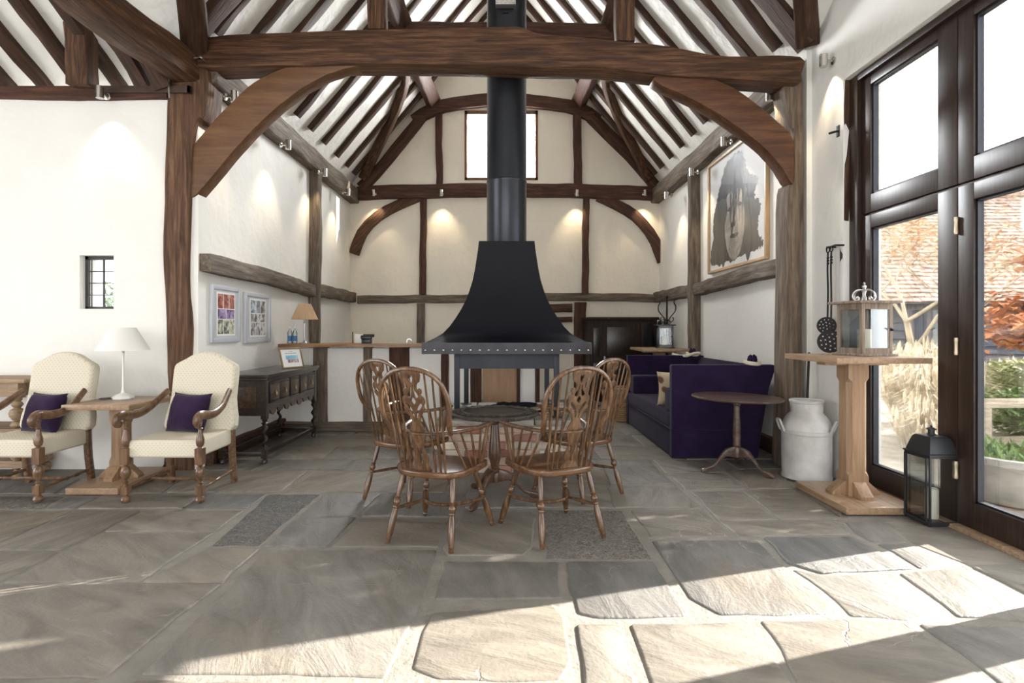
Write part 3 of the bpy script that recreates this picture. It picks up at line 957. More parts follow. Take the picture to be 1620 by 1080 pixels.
for i in range(5):
    near, far = ly[i + 1], ly[i]
    dn = leaf('door_%d' % (i + 1), near + .003, far - .003, .03, 2.28, .17 if i == 0 else .125, .115 if i == 0 else .125, .17, .11)
    leaf('window_%d' % (i + 3), near + .003, far - .003, 2.30, 3.44, .17 if i == 0 else .125, .115 if i == 0 else .125, .15, .075)
    if i == 1:
        for z in (2.02, 1.21, .38):
            h = MB().lathe([(.011, 0), (.013, .02), (.011, .03), (.011, .085), (.013, .095), (.011, .115)], 10, (DX - .046, far - .001, z - .055))
            h.build('hinge', M['hinge'], dn).matrix_parent_inverse = Matrix.Translation((-DX, -(near + .003), 0))
fr = empty('trim_1', (0, 0, 0), kind='structure')
rbox('jamb', M['door_wood'], 3.0, 3.13, 4.748, DY1, 0, 3.5, fr, .006)
rbox('head', M['door_wood'], 3.0, 3.13, -.4, 4.748, 3.445, 3.52, fr, .006)
rbox('transom', M['door_wood'], 3.05, 3.12, -.4, 4.748, 2.281, 2.299, fr, .002)
rbox('threshold', M['worn_oak'], 2.98, 3.2, -.4, 4.9, -.03, .026, fr, .006)
# rough old timber at the edge of the plaster
timber('jamb_lining', [(2.985, DY1 + .02, 0), (2.98, DY1 + .03, 1.7), (2.985, DY1 + .02, 3.5)], .05, .05, M['oak_dark'], fr, up=(1, 0, 0), wob=.008)

# ---- main roof truss
truss = empty('roof_truss', (0, 5.3, 0), label='great oak roof truss with long tie beam, two posts and curved braces spanning the hall', cat='roof truss')
D = 5.24
plate_px('tie_beam', [(284,78),(300,64),(360,54),(460,50),(560,46),(700,43),(800,41),(826,42),(850,51),(900,56),(960,62),(1040,69),(1100,80),(1150,88),(1266,88),(1268,118),(1262,131),(1190,126),(1110,122),(1040,117),(950,107),(860,106),(760,103),(640,101),(560,101),(430,104),(330,107),(290,102)], D, .27, M['oak_tie'], truss, .02, 3)['label'] = 'long uneven tie beam of reddish brown oak'
plate_px('post', [(258,775),(301,775),(303,700),(300,600),(303,520),(297,440),(300,330),(303,250),(311,190),(324,182),(329,112),(300,104),(263,104),(264,150),(261,230),(259,320),(257,400),(261,480),(263,560),(266,640),(262,700)], D + .02, .28, M['oak_post'], truss, .018, 3)['label'] = 'gnarled brown oak post with a flared head'
plate_px('arch_brace', [(290,302),(291,278),(300,240),(326,204),(362,165),(400,131),(440,110),(480,100),(540,97),(572,102),(540,110),(505,124),(462,150),(420,186),(380,226),(345,268),(315,303),(300,312)], D + .04, .17, M['oak_brace'], truss, .012, 4)['label'] = 'smooth orange-brown curved brace'
plate_px('arch_brace', [(1036,121),(1080,118),(1120,122),(1160,138),(1200,166),(1232,193),(1254,216),(1257,250),(1256,288),(1248,284),(1232,258),(1205,230),(1170,203),(1130,176),(1085,152),(1045,134)], D + .04, .18, M['oak_brace2'], truss, .012, 4)['label'] = 'dark red-brown curved brace'
plate_px('post', [(1241,775),(1243,600),(1245,420),(1247,300),(1256,285),(1257,214),(1250,192),(1240,135),(1243,118),(1268,112),(1271,190),(1272,320),(1270,480),(1271,640),(1270,775)], D + .08, .24, M['oak_greyz'], truss, .012, 3)['label'] = 'grey-brown oak post'
for x in (598, 988):
    timber('queen_strut', [P(x, 52 if x < 800 else 70, D + .12), P(x + 2, -120, D + .12)], .17, .16, M['oak_tie'], truss, up=(0, 1, 0), wob=.012)
# iron strap and conduit
sp = MB()
sp.box(-3.86, -2.96, 5.215, 5.235, 3.545, 3.61).box(-2.99, -2.96, 5.215, 5.5, 3.545, 3.61)
sp.build('iron_strap', plain('rusty_strap', (.055, .034, .023), .7, .2, (30, .4, .003), .3), truss, bevel=.002)
cd = cr([P(268, 155, 5.2), P(268, 118, 5.2), P(286, 116, 5.19), P(287, 98, 5.19), P(312, 91, 5.19), P(322, 94, 5.2), P(350, 122, 5.6)], 5)
MB().tube(cd, .008, 6).build('conduit', M['silver'], truss)
worldify(truss)

# ---- wall spot lamps
LAMP_E = 62
glow = emit('lamp_face', (1, .86, .62), 14)
def spot(px, py, X=None, d=None, axis='X', s=1, label='', nrm=None):
    if X is not None: d = X * F / (px - VX)
    p = P(px, py, d)
    t = empty('wall_spotlight', p, label=label, cat='spotlight', group='brushed steel wall spotlights')
    MB().lathe([(.030, -.055), (.034, -.055), (.034, .055), (.0, .055)], 18).build('barrel', M['steel'], t)
    MB().lathe([(.0, -.048), (.0301, -.048)], 18).build('lens', glow, t)
    n = Vector(nrm)
    q = MB()
    q.tube([n * -.02, n * -.075], .012, 8)
    q.lathe([(.034, 0), (.034, .012), (.02, .018)], 14, n * -.095, n * -.095 + n)
    q.build('bracket', M['steel'], t)
    l = bpy.data.lights.new('spot_beam', 'SPOT')
    l.energy = LAMP_E
    l.color = (1, .80, .52)
    l.spot_size = R(82)
    l.spot_blend = .9
    l.shadow_soft_size = .025
    o = bpy.data.objects.new('spot_beam', l)
    col.objects.link(o)
    o.parent = t
    o.location = (0, 0, -.052)
    o.rotation_euler = (-n).lerp(V(0, 0, -1), .86).normalized().to_track_quat('-Z', 'Y').to_euler()
spot(158, 146, d=5.135, nrm=(0, -1, 0), label='spotlight on the wall plate above the small leaded window')
for px, py, w in ((371, 153, 'half hidden behind the orange-brown curved brace'), (456, 229, 'between the curved brace and the grey stud, left bay wall'), (514, 273, 'beside the grey stud on the left bay wall'), (551, 304, 'nearest the end wall on the left bay wall')):
    spot(px, py, X=XL + .27, nrm=(1, 0, 0), label='spotlight ' + w)
for px, w in ((591, 'at the left end of the end wall tie beam'), (698, 'left of the black flue on the end wall beam'), (913, 'right of the black flue on the end wall beam'), (1021, 'at the right end of the end wall tie beam')):
    spot(px, 305, d=YE - .205, nrm=(0, -1, 0), label='spotlight ' + w)
for px, py, w in ((1054, 309, 'nearest the end wall on the right bay wall'), (1094, 272, 'beside the stud left of the large portrait'), (1145, 224, 'above the large framed portrait'), (1217, 151, 'beside the red-brown curved brace on the right')):
    spot(px, py, X=XR - .27, nrm=(-1, 0, 0), label='spotlight ' + w)
spot(1303, 96, X=2.856, nrm=(-1, 0, 0), label='spotlight on white plaster beside the tall glazed doors')
# ================================================================== LEFT SIDE
def pillow_mesh(name, w, h, t, n=12, pinch=.10, ears=.0):
    v, f = [], []
    for side in (1, -1):
        for j in range(n + 1):
            for i in range(n + 1):
                u, q = i / n * 2 - 1, j / n * 2 - 1
                e = max(0, (1 - abs(u) ** 2.6)) ** .5 * max(0, (1 - abs(q) ** 2.6)) ** .5
                x = u * w / 2 * (1 - .10 * (1 - q * q) * (u * u))
                y = q * h / 2 * (1 - .10 * (1 - u * u) * (q * q))
                z = side * t / 2 * e + noise.noise((u * 2.2, q * 2.2, side * 3 + w * 9)) * .012 * e
                v.append(V(x, y, z))
    m = (n + 1) ** 2
    for s in range(2):
        for j in range(n):
            for i in range(n):
                a = s * m + j * (n + 1) + i
                q = (a, a + 1, a + n + 2, a + n + 1)
                f.append(q if s == 0 else q[::-1])
    mb = MB(); mb.add(v, f)
    return mb.mesh(name, weld=1e-4, angle=80)

# ---- armchair (faces -Y)
def armchair(loc, label):
    t = empty('armchair', loc, label=label, cat='armchair', group='cream upholstered armchairs')
    W = M['walnut']
    hw = .285
    # seat: deep upholstered box, front lower edge square
    s = MB().box(-.275, .275, -.265, .28, .335, .475)
    link('seat', s.mesh('seat', bevel=.035, seg=3), M['cream_fabric'], t)
    # camel back, tilted
    o = [(-.265, 0), (-.27, .3), (-.272, .52), (-.262, .575), (-.235, .60), (-.18, .63), (-.11, .672), (-.05, .69), (0, .694)]
    lp = o + [(-x, y) for x, y in reversed(o[:-1])]
    lp = [(p.x, p.y) for p in cr([(x, y, 0) for x, y in lp], 4, True)]
    me = plate_mesh('backrest', [lp], .115, .035, Matrix.Translation((0, .265, .44)) @ Matrix.Rotation(R(-11), 4, 'X') @ M_XZ, 3)
    link('backrest', me, M['cream_fabric'], t)
    fl = [(.018, 0), (.031, .008), (.035, .024), (.030, .042), (.018, .052), (.016, .062), (.024, .066)]
    for sx in (-1, 1):
        x = sx * hw
        m = MB()
        m.lathe([(.018, .0), (.030, .006), (.036, .024), (.030, .042), (.017, .052), (.017, .062), (.022, .066)], 14, (x, -.265, 0))
        m.box(x - .027, x + .027, -.292, -.238, .066, .128)
        m.lathe([(.022, .128), (.016, .136), (.016, .146), (.024, .152), (.014, .160), (.014, .172), (.030, .198), (.036, .225), (.034, .250), (.022, .272), (.014, .28), (.022, .286), (.022, .292)], 14, (x, -.265, 0))
        m.box(x - .028, x + .028, -.293, -.237, .292, .415)
        m.lathe([(.022, .415), (.013, .424), (.024, .434), (.030, .455), (.030, .480), (.022, .515), (.015, .548), (.013, .558), (.020, .566), (.013, .574), (.014, .60), (.018, .625)], 14, (x, -.265, 0))
        m.build('leg', W, t)
        # rear leg raked
        timber('leg', [(x * .95, .255, .46), (x * .95, .265, .25), (x * .95, .305, 0)], .045, .05, W, t, up=(0, 1, 0), wob=.0005, ch=.15, step=.08)
        # arm: rises to the back, scrolls over the front
        xb = sx * .262
        ap = cr([(xb, .235, .80), (sx * .275, .16, .755), (sx * .292, .06, .695), (sx * .300, -.06, .658), (sx * .302, -.17, .655), (sx * .302, -.26, .668), (sx * .302, -.315, .664), (sx * .302, -.342, .640), (sx * .302, -.335, .612), (sx * .302, -.308, .604), (sx * .302, -.296, .622)], 5)
        rr = [.024 + .008 * min(1, k / 25) for k in range(len(ap))]
        rr[-12:] = [.030 - .0014 * k for k in range(12)]
        MB().tube(ap, rr, 10, flat=(1.15, .78), up=(sx, 0, 0)).build('arm', W, t)
        # side stretcher, turned
        pf = [(.010, 0), (.014, .1), (.010, .13), (.017, .28), (.010, .44), (.018, .5), (.010, .56), (.017, .72), (.010, .87), (.014, .9), (.010, 1)]
        MB().lathe(pf, 10, (x, -.24, .10), (x * .95, .28, .115)).build('stretcher', W, t)
    MB().lathe([(.010, 0), (.015, .12), (.010, .16), (.018, .3), (.010, .44), (.018, .5), (.010, .56), (.018, .7), (.010, .84), (.015, .88), (.010, 1)], 10, (-hw, .02, .107), (hw, .02, .107)).build('stretcher', W, t)
    return t
AC = (-2.622, 4.52, .003)
AC2 = (-3.868, 4.53, .003)
armchair(AC, 'cream dotted armchair beside the oak post, whole chair in view')
armchair(AC2, 'cream dotted armchair at the left edge of the picture under the small window')
cm = pillow_mesh('cushion', .38, .34, .165)
def cushion(c, rx, ry, rz, label):
    o = link('cushion', cm, M['purple_knit'], None, c)
    o.rotation_euler = (R(rx), R(ry), R(rz))
    return tag(o, label, 'cushion', 'purple knitted cushions')
cushion((AC[0] - .03, AC[1] + .135, .628), 72, 0, -14, 'purple knitted cushion on the armchair beside the oak post')
cushion((AC2[0] - .0, AC2[1] + .135, .628), 72, 0, -14, 'purple knitted cushion on the armchair at the left edge')

# ---- pedestal table builder (square top, octagonal chamfered column, buttressed base)
def pedestal_table(name, c, wx, wy, bx, by, h, label, topmat, colw=.15):
    t = empty(name, (c[0], c[1], .003), label=label, cat='table')
    th = .042
    rbox('tabletop', topmat, -wx / 2, wx / 2, -wy / 2, wy / 2, h - th, h, t, .004)
    rbox('top_batten', M['light_oak'], -wx * .36, wx * .36, -.06, .06, h - th - .03, h - th, t, .004)
    rbox('base', topmat, -bx / 2, bx / 2, -by / 2, by / 2, 0, .052, t, .006)
    a = colw / 2
    m = MB()
    def oct_(r, c_): return [(-r, -r + c_), (-r + c_, -r), (r - c_, -r), (r, -r + c_), (r, r - c_), (r - c_, r), (-r + c_, r), (-r, r - c_)]
    zs = [(.05, .001), (.20, .001), (.235, a * .42), (h - th - .16, a * .42), (h - th - .125, .001), (h - th, .001)]
    v, f = [], []
    for z, cc in zs: v += [V(x, y, z) for x, y in oct_(a, cc)]
    for k in range(len(zs) - 1):
        for i in range(8): f.append((k * 8 + i, k * 8 + (i + 1) % 8, k * 8 + 8 + (i + 1) % 8, k * 8 + 8 + i))
    f.append(tuple(range(7, -1, -1))); f.append(tuple(range(len(v) - 8, len(v))))
    m.add(v, f)
    m.build('column', M['light_oak'], t, angle=20)
    for k in range(4):
        b = MB()
        b.prism([(a - .002, .05), (a + .105, .05), (a + .105, .075), (a + .01, .16), (a - .002, .16)], -a * .62, a * .62, Matrix.Rotation(k * PI / 2, 4, 'Z') @ M_XZ)
        b.build('buttress', M['light_oak'], t, bevel=.003)
    return t
pedestal_table('pedestal_table', (-3.315, 4.80), .55, .62, .42, .70, .712, 'low square oak pedestal table between the two cream armchairs', M['light_oakx'], .125)

# ---- white table lamp
t = empty('table_lamp', (-3.37, 4.90, .716), label='white candlestick table lamp with white shade on the low oak table', cat='lamp')
MB().lathe([(.088, 0), (.090, .010), (.080, .022), (.056, .036), (.036, .044), (.020, .052), (.014, .066), (.016, .075), (.010, .082)], 8).build('base', M['white_paint'], t, angle=20)
MB().lathe([(.010, .08), (.0085, .2), (.0075, .30), (.009, .40), (.013, .41), (.009, .418)], 12).build('stem', M['white_paint'], t)
MB().lathe([(.010, .418), (.014, .42), (.014, .448), (.008, .452)], 12).build('lamp_holder', M['silver'], t)
MB().lathe([(.205, .425), (.098, .625), (.094, .625), (.201, .425), (.205, .425)], 40).build('shade', M['shade_white'], t)
cb = cr([(-.03, -.06, .008), (-.09, -.10, .006), (-.16, -.07, .005), (-.17, -.02, .005), (-.11, .0, .005), (-.08, .05, .005)], 6)
MB().tube(cb, .004, 6).build('cable', M['black_plastic'], t)

# wall socket and plug under the low table
t = empty('wall_socket', (-3.02, YF, .50), label='white double wall socket with black plug and cord behind the low oak table', cat='socket')
rbox('plate', M['white_plastic'], -.075, .075, -.012, 0, -.04, .045, t, .003)
rbox('plug', M['black_plastic'], -.065, -.015, -.05, -.012, -.015, .035, t, .008)
MB().tube(cr([(-.04, -.05, .0), (-.05, -.06, -.08), (-.08, -.05, -.2), (-.14, -.06, -.36), (-.2, -.08, -.47)], 5), .005, 6).build('cord', M['black_plastic'], t)

# ---- old serving table at the left edge
t = empty('serving_table', (-4.92, 5.05, .0), label='old pale oak serving table with bulbous turned legs, cut off at the left edge', cat='table')
rbox('tabletop', M['worn_oak'], -.72, .72, -.20, .235, .855, .89, t, .008)
rbox('apron', M['worn_oak'], -.62, .62, -.17, .20, .735, .855, t, .004)
rbox('shelf', M['worn_oak'], -.66, .66, -.18, .22, .42, .455, t, .008)
rbox('lower_rail', M['worn_oak'], -.66, .66, -.15, .19, .10, .165, t, .008)
for x in (-.60, .60):
    for y in (-.13, .18):
        m = MB()
        m.box(x - .042, x + .042, y - .042, y + .042, .72, .857)
        m.lathe([(.025, .455), (.040, .462), (.052, .48), (.040, .50), (.022, .512), (.034, .525), (.056, .56), (.060, .585), (.050, .615), (.024, .632), (.034, .645), (.046, .662), (.036, .68), (.024, .69), (.036, .70), (.036, .722)], 14, (x, y, 0))
        m.lathe([(.026, .165), (.042, .18), (.05, .2), (.03, .23), (.022, .25), (.034, .3), (.048, .34), (.03, .38), (.04, .4), (.04, .42)], 14, (x, y, 0))
        m.lathe([(.02, 0), (.034, .01), (.04, .04), (.03, .075), (.02, .085), (.034, .1)], 14, (x, y, 0))
        m.build('leg', M['worn_oak'], t)

# ---- two collage prints in silver-grey frames on the left bay wall
def collage(y0, y1, z0, z1, label, cells):
    t = empty('picture_frame', (XL, (y0 + y1) / 2, (z0 + z1) / 2), label=label, cat='picture', group='collage prints on the left bay wall')
    w, h = y1 - y0, z1 - z0
    x = .0
    b = .045
    for n_, bx in (('frame_bar', (-w / 2, -w / 2 + b, -h / 2, h / 2)), ('frame_bar', (w / 2 - b, w / 2, -h / 2, h / 2)), ('frame_bar', (-w / 2 + b, w / 2 - b, -h / 2, -h / 2 + b)), ('frame_bar', (-w / 2 + b, w / 2 - b, h / 2 - b, h / 2))):
        rbox(n_, M['grey_frame'], .002, .03, bx[0], bx[1], bx[2], bx[3], t, .005)
    MB().box(.002, .018, -w / 2 + b, w / 2 - b, -h / 2 + b, h / 2 - b).build('mount', M['grey_frame'], t)
    iw, ih = w * .56, h * .70
    MB().box(.018, .0195, -iw / 2 - .02, iw / 2 + .02, -ih / 2 - .02, ih / 2 + .02).build('paper', M['paper'], t)
    rows = [3, 2, 3]
    hs = [.36, .24, .36]
    z = ih / 2
    ci = 0
    for r_, n in enumerate(rows):
        hh = ih * hs[r_]
        g = .014
        ww = (iw - g * (n - 1)) / n
        for k in range(n):
            yy = -iw / 2 + k * (ww + g)
            MB().box(.0195, .0203, yy, yy + ww, z - hh, z).build('photo_cell', cells[ci], t, smooth=False)
            ci += 1
        z -= hh + ih * .02
def photo_mat(name, a, b, sc=14):
    m, nt, p, N, Lk = new_mat(name)
    n = noise_n(nt, coords(nt), sc, 4, .6)
    r = ramp(nt, [(.38, a), (.62, b)])
    Lk(n.outputs[0], r.inputs[0]); Lk(r.outputs[0], p.inputs['Base Color'])
    p.inputs['Roughness'].default_value = .4
    return m
pr = photo_mat('print_red', (.22, .03, .02), (.62, .28, .20))
pp = photo_mat('print_purple', (.10, .05, .16), (.48, .38, .62))
pg = photo_mat('print_meadow', (.06, .06, .06), (.74, .76, .55))
pb = photo_mat('print_sky', (.14, .14, .15), (.60, .72, .80))
pk = photo_mat('print_monochrome', (.10, .09, .09), (.76, .74, .74))
collage(5.49, 6.10, 1.19, 1.775, 'grey-framed collage print with red, purple and meadow photographs, nearer the post', [pr, pr, pr, pp, pp, pg, pg, pg])
collage(6.20, 6.88, 1.17, 1.745, 'grey-framed collage print with pale monochrome photographs, nearer the bar', [pb, pb, pk, pk, pk, pk, pk, pk])

# ---- carved sideboard against the left bay wall
t = empty('sideboard', (-2.58, 6.17, .003), label='carved blackened oak sideboard with barley twist legs against the left bay wall', cat='sideboard')
bo, do = M['black_oak'], M['drawer_oak']
x0, x1, y0, y1 = -.24, .235, -.72, .72        # front faces +X
rbox('tabletop', bo, x0 - .01, x1 + .03, y0 - .03, y1 + .03, .845, .878, t, .007)
rbox('top_moulding', bo, x0, x1 + .018, y0 - .018, y1 + .018, .818, .845, t, .007)
rbox('carcase', bo, x0 + .01, x1 - .012, y0 + .012, y1 - .012, .575, .82, t, .004)
rbox('end_board', bo, x0 + .05, x1 - .05, y0 + .016, y0 + .036, .47, .58, t, .003)
rbox('end_board', bo, x0 + .05, x1 - .05, y1 - .036, y1 - .016, .47, .58, t, .003)
for yy in (y0, y1 - .055):
    for xx in (x0, x1 - .055):
        m = MB()
        m.box(xx, xx + .055, yy, yy + .055, .44, .82)
        cx, cy = xx + .0275, yy + .0275
        m.lathe([(.030, .40), (.018, .41), (.026, .425), (.028, .44)], 12, (cx, cy, 0))
        pts, n = [], 34
        v, f = [], []
        for k in range(n + 1):
            z = .135 + (.405 - .135) * k / n
            an = k / n * 2 * PI * 2.6
            ox, oy = .0125 * math.cos(an), .0125 * math.sin(an)
            for j in range(10):
                q = 2 * PI * j / 10
                v.append(V(cx + ox + .0185 * math.cos(q), cy + oy + .0185 * math.sin(q), z))
        for k in range(n):
            for j in range(10): f.append((k * 10 + j, k * 10 + (j + 1) % 10, k * 10 + 10 + (j + 1) % 10, k * 10 + 10 + j))
        m.add(v, f)
        m.box(cx - .026, cx + .026, cy - .026, cy + .026, .055, .137)
        m.lathe([(.016, 0), (.028, .012), (.026, .035), (.014, .05), (.02, .057)], 12, (cx, cy, 0))
        m.build('leg', bo, t)
for xx in (x0 + .012, x1 - .043):
    rbox('stretcher', bo, xx, xx + .032, y0 + .05, y1 - .05, .075, .115, t, .004)
for yy in (y0 + .012, y1 - .043):
    rbox('stretcher', bo, x0 + .05, x1 - .05, yy, yy + .03, .075, .115, t, .004)
# front: five panels on three drawers
xs = x1 - .012
for (a, b, panels) in ((-.65, -.155, ((-.63, -.42), (-.38, -.175))), (-.135, .135, ((-.105, .105),)), (.155, .65, ((.175, .38), (.42, .63)))):
    d = rbox('drawer', bo, xs, xs + .012, a, b, .585, .80, t, .003)
    for (p0, p1) in panels:
        rbox('panel', do, xs + .012, xs + .022, p0, p1, .612, .772, d, .006)
        m = MB()
        for (q0, q1, r0, r1) in ((p0 - .016, p0 - .004, .60, .785), (p1 + .004, p1 + .016, .60, .785), (p0 - .016, p1 + .016, .596, .606), (p0 - .016, p1 + .016, .778, .788)):
            m.box(xs + .012, xs + .024, q0, q1, r0, r1)
        m.build('moulding', bo, d, bevel=.003)
        c = (p0 + p1) / 2
        MB().lathe([(.010, 0), (.012, .006), (.004, .010)], 10, (xs + .022, c, .70), (xs + 1.022, c, .70)).lathe([(.001, 0), (.006, .012), (.009, .030), (.006, .042), (.001, .05)], 10, (xs + .035, c, .645)).build('drop_handle', M['brass'], d)
# scalloped apron
ap = [(-.665, .585), (.665, .585), (.665, .455)]
k = 0
u = .665
for i in range(7):
    a = .54 - i * 1.08 / 6
    lowz = .50 + (.03 if i % 2 else 0)
    ap += [(a + .082, .525), (a + .05, .480), (a, .462 if i % 2 == 0 else .49), (a - .05, .480), (a - .082, .525)]
ap += [(-.665, .455)]
me = plate_mesh('apron', [ap], .016, 0, Matrix.Translation((x1 - .012, 0, 0)) @ M_YZ)
link('apron', me, do, t)
# near end panel
m = MB()
m.box(x0 + .055, x1 - .055, y0 + .004, y0 + .014, .50, .80)
m.build('end_frame', bo, t)
rbox('end_panel', do, x0 + .10, x1 - .10, y0 - .002, y0 + .01, .545, .755, t, .008)

# photo in a stand-up frame on the sideboard
t = empty('photo_frame', (-2.41, 6.32, .882), R(58), label='small gilt photo frame with a blue seaside picture standing on the sideboard', cat='photo frame')
tilt = Matrix.Rotation(R(-18), 4, 'X')
fm = plain('gilt_frame', (.30, .22, .12), .4, .5)
w, h, b = .29, .24, .018
for bx in ((-w / 2, -w / 2 + b, 0, h), (w / 2 - b, w / 2, 0, h), (-w / 2 + b, w / 2 - b, 0, b), (-w / 2 + b, w / 2 - b, h - b, h)):
    MB().box(bx[0], bx[1], -.008, .008, bx[2], bx[3], tilt).build('frame_bar', fm, t, bevel=.003)
MB().box(-w / 2 + b, w / 2 - b, -.003, .004, b, h - b, tilt).build('sheet', M['paper'], t)
MB().box(-.075, .085, -.0045, -.003, .105, .152, tilt).build('sea_print', photo_mat('print_sea', (.22, .50, .68), (.42, .68, .82), 5), t)
MB().box(-.055, .085, -.0045, -.003, .068, .105, tilt).build('shore_print', photo_mat('print_shore', (.25, .08, .10), (.66, .52, .56), 24), t)
m = MB()
for x_, l_ in ((-.075, .034), (-.034, .02), (-.008, .03), (.028, .042)): m.box(x_, x_ + l_, -.0045, -.003, .172, .181, tilt)
for x_, l_ in ((-.02, .05),): m.box(x_, x_ + l_, -.0045, -.003, .198, .203, tilt)
m.build('caption', plain('grey_ink', (.42, .40, .46), .6), t)
MB().prism([(-.06, 0), (.06, 0), (.02, .19), (-.02, .19)], -.004, .004, Matrix.Translation((0, .105, 0)) @ Matrix.Rotation(R(8), 4, 'X') @ M_XZ).build('easel_back', M['black_cloth'], t)

# ---- bar top and what stands on it
tb = timber('bar_counter', [(XL + .04, YP + .06, 1.115), (-1.9, YP + .05, 1.12), (-.55, YP + .06, 1.118)], .44, .045, M['bar_top'], None, wob=.008)
tag(tb, 'long oak bar counter with waney edge on the low timbered partition', 'counter')
zb = 1.142
t = empty('table_lamp', ((482 - VX) * 7.2 / F, 7.2, zb), label='small lamp with tan pleated shade on the bar counter', cat='lamp')
MB().box(-.055, .055, -.055, .055, 0, .012).build('base', M['silver'], t, bevel=.004)
MB().lathe([(.03, .012), (.016, .03), (.010, .05), (.015, .12), (.011, .2), (.009, .26), (.018, .27), (.009, .28), (.014, .3), (.008, .33)], 12).build('stem', M['silver'], t)
v = []
n = 72
for r_, z in ((.165, .31), (.075, .51)):
    for k in range(n):
        rr = r_ + (.003 if k % 2 else -.003)
        v.append(V(rr * math.cos(2 * PI * k / n), rr * math.sin(2 * PI * k / n), z))
m = MB(); m.add(v, [(k, (k + 1) % n, n + (k + 1) % n, n + k) for k in range(n)])
m.build('shade', M['shade_tan'], t, angle=10)
bl = plain('blue_label', (.05, .16, .36), .4)
bg = glass('bottle_glass', (.9, .95, .96), 1)
for px, w in ((460, 'left of the pair'), (468, 'right of the pair')):
    t = empty('water_bottle', ((px - VX) * 7.2 / F, 7.17, zb), label='clear water bottle with blue label by the tan lamp, ' + w, cat='bottle', group='water bottles on the bar')
    MB().lathe([(.028, 0), (.030, .006), (.030, .13), (.024, .155), (.012, .175), (.011, .20)], 16).build('glass_body', bg, t)
    MB().lathe([(.0306, .03), (.0306, .10)], 16).build('label_band', bl, t)
    MB().lathe([(.013, .195), (.013, .215), (.0, .216)], 12).build('cap', M['white_plastic'], t)
t = empty('card_reader', ((581 - VX) * 7.22 / F, 7.2, zb), label='black card payment machine on the bar counter', cat='card machine')
rbox('body', M['black_plastic'], -.06, .06, -.05, .05, 0, .055, t, .012)
MB().box(-.075, .06, -.06, .04, .05, .095, Matrix.Rotation(R(-14), 4, 'X')).build('keypad', M['black_plastic'], t, bevel=.012)
MB().lathe([(.02, 0), (.02, .14)], 12, (-.05, .02, .10), (.95, .02, .10)).build('paper_roll', M['black_plastic'], t)
t = empty('switch_box', ((566 - VX) * 7.3 / F, 7.30, zb), label='white switch box with a thin wire stand on the bar counter', cat='switch')
rbox('box', M['white_plastic'], -.04, .06, -.01, .02, 0, .12, t, .004)
MB().tube([(-.06, -.02, 0), (-.06, -.02, .15)], .006, 6).build('stand', M['grey_steel'], t)
t = empty('bar_tap', ((647 - VX) * 7.22 / F, 7.24, zb - .002), label='small chrome swan neck tap on the bar counter near the hood', cat='tap')
MB().tube([(.03 * math.cos(a), 0, .03 + .03 * math.sin(a)) for a in [PI * k / 10 for k in range(11)]] + [(-.03, 0, .01)], .006, 8).build('spout', M['steel'], t)
MB().lathe([(.014, 0), (.012, .01), (.007, .03)], 10, (.03, 0, 0)).build('foot', M['steel'], t)
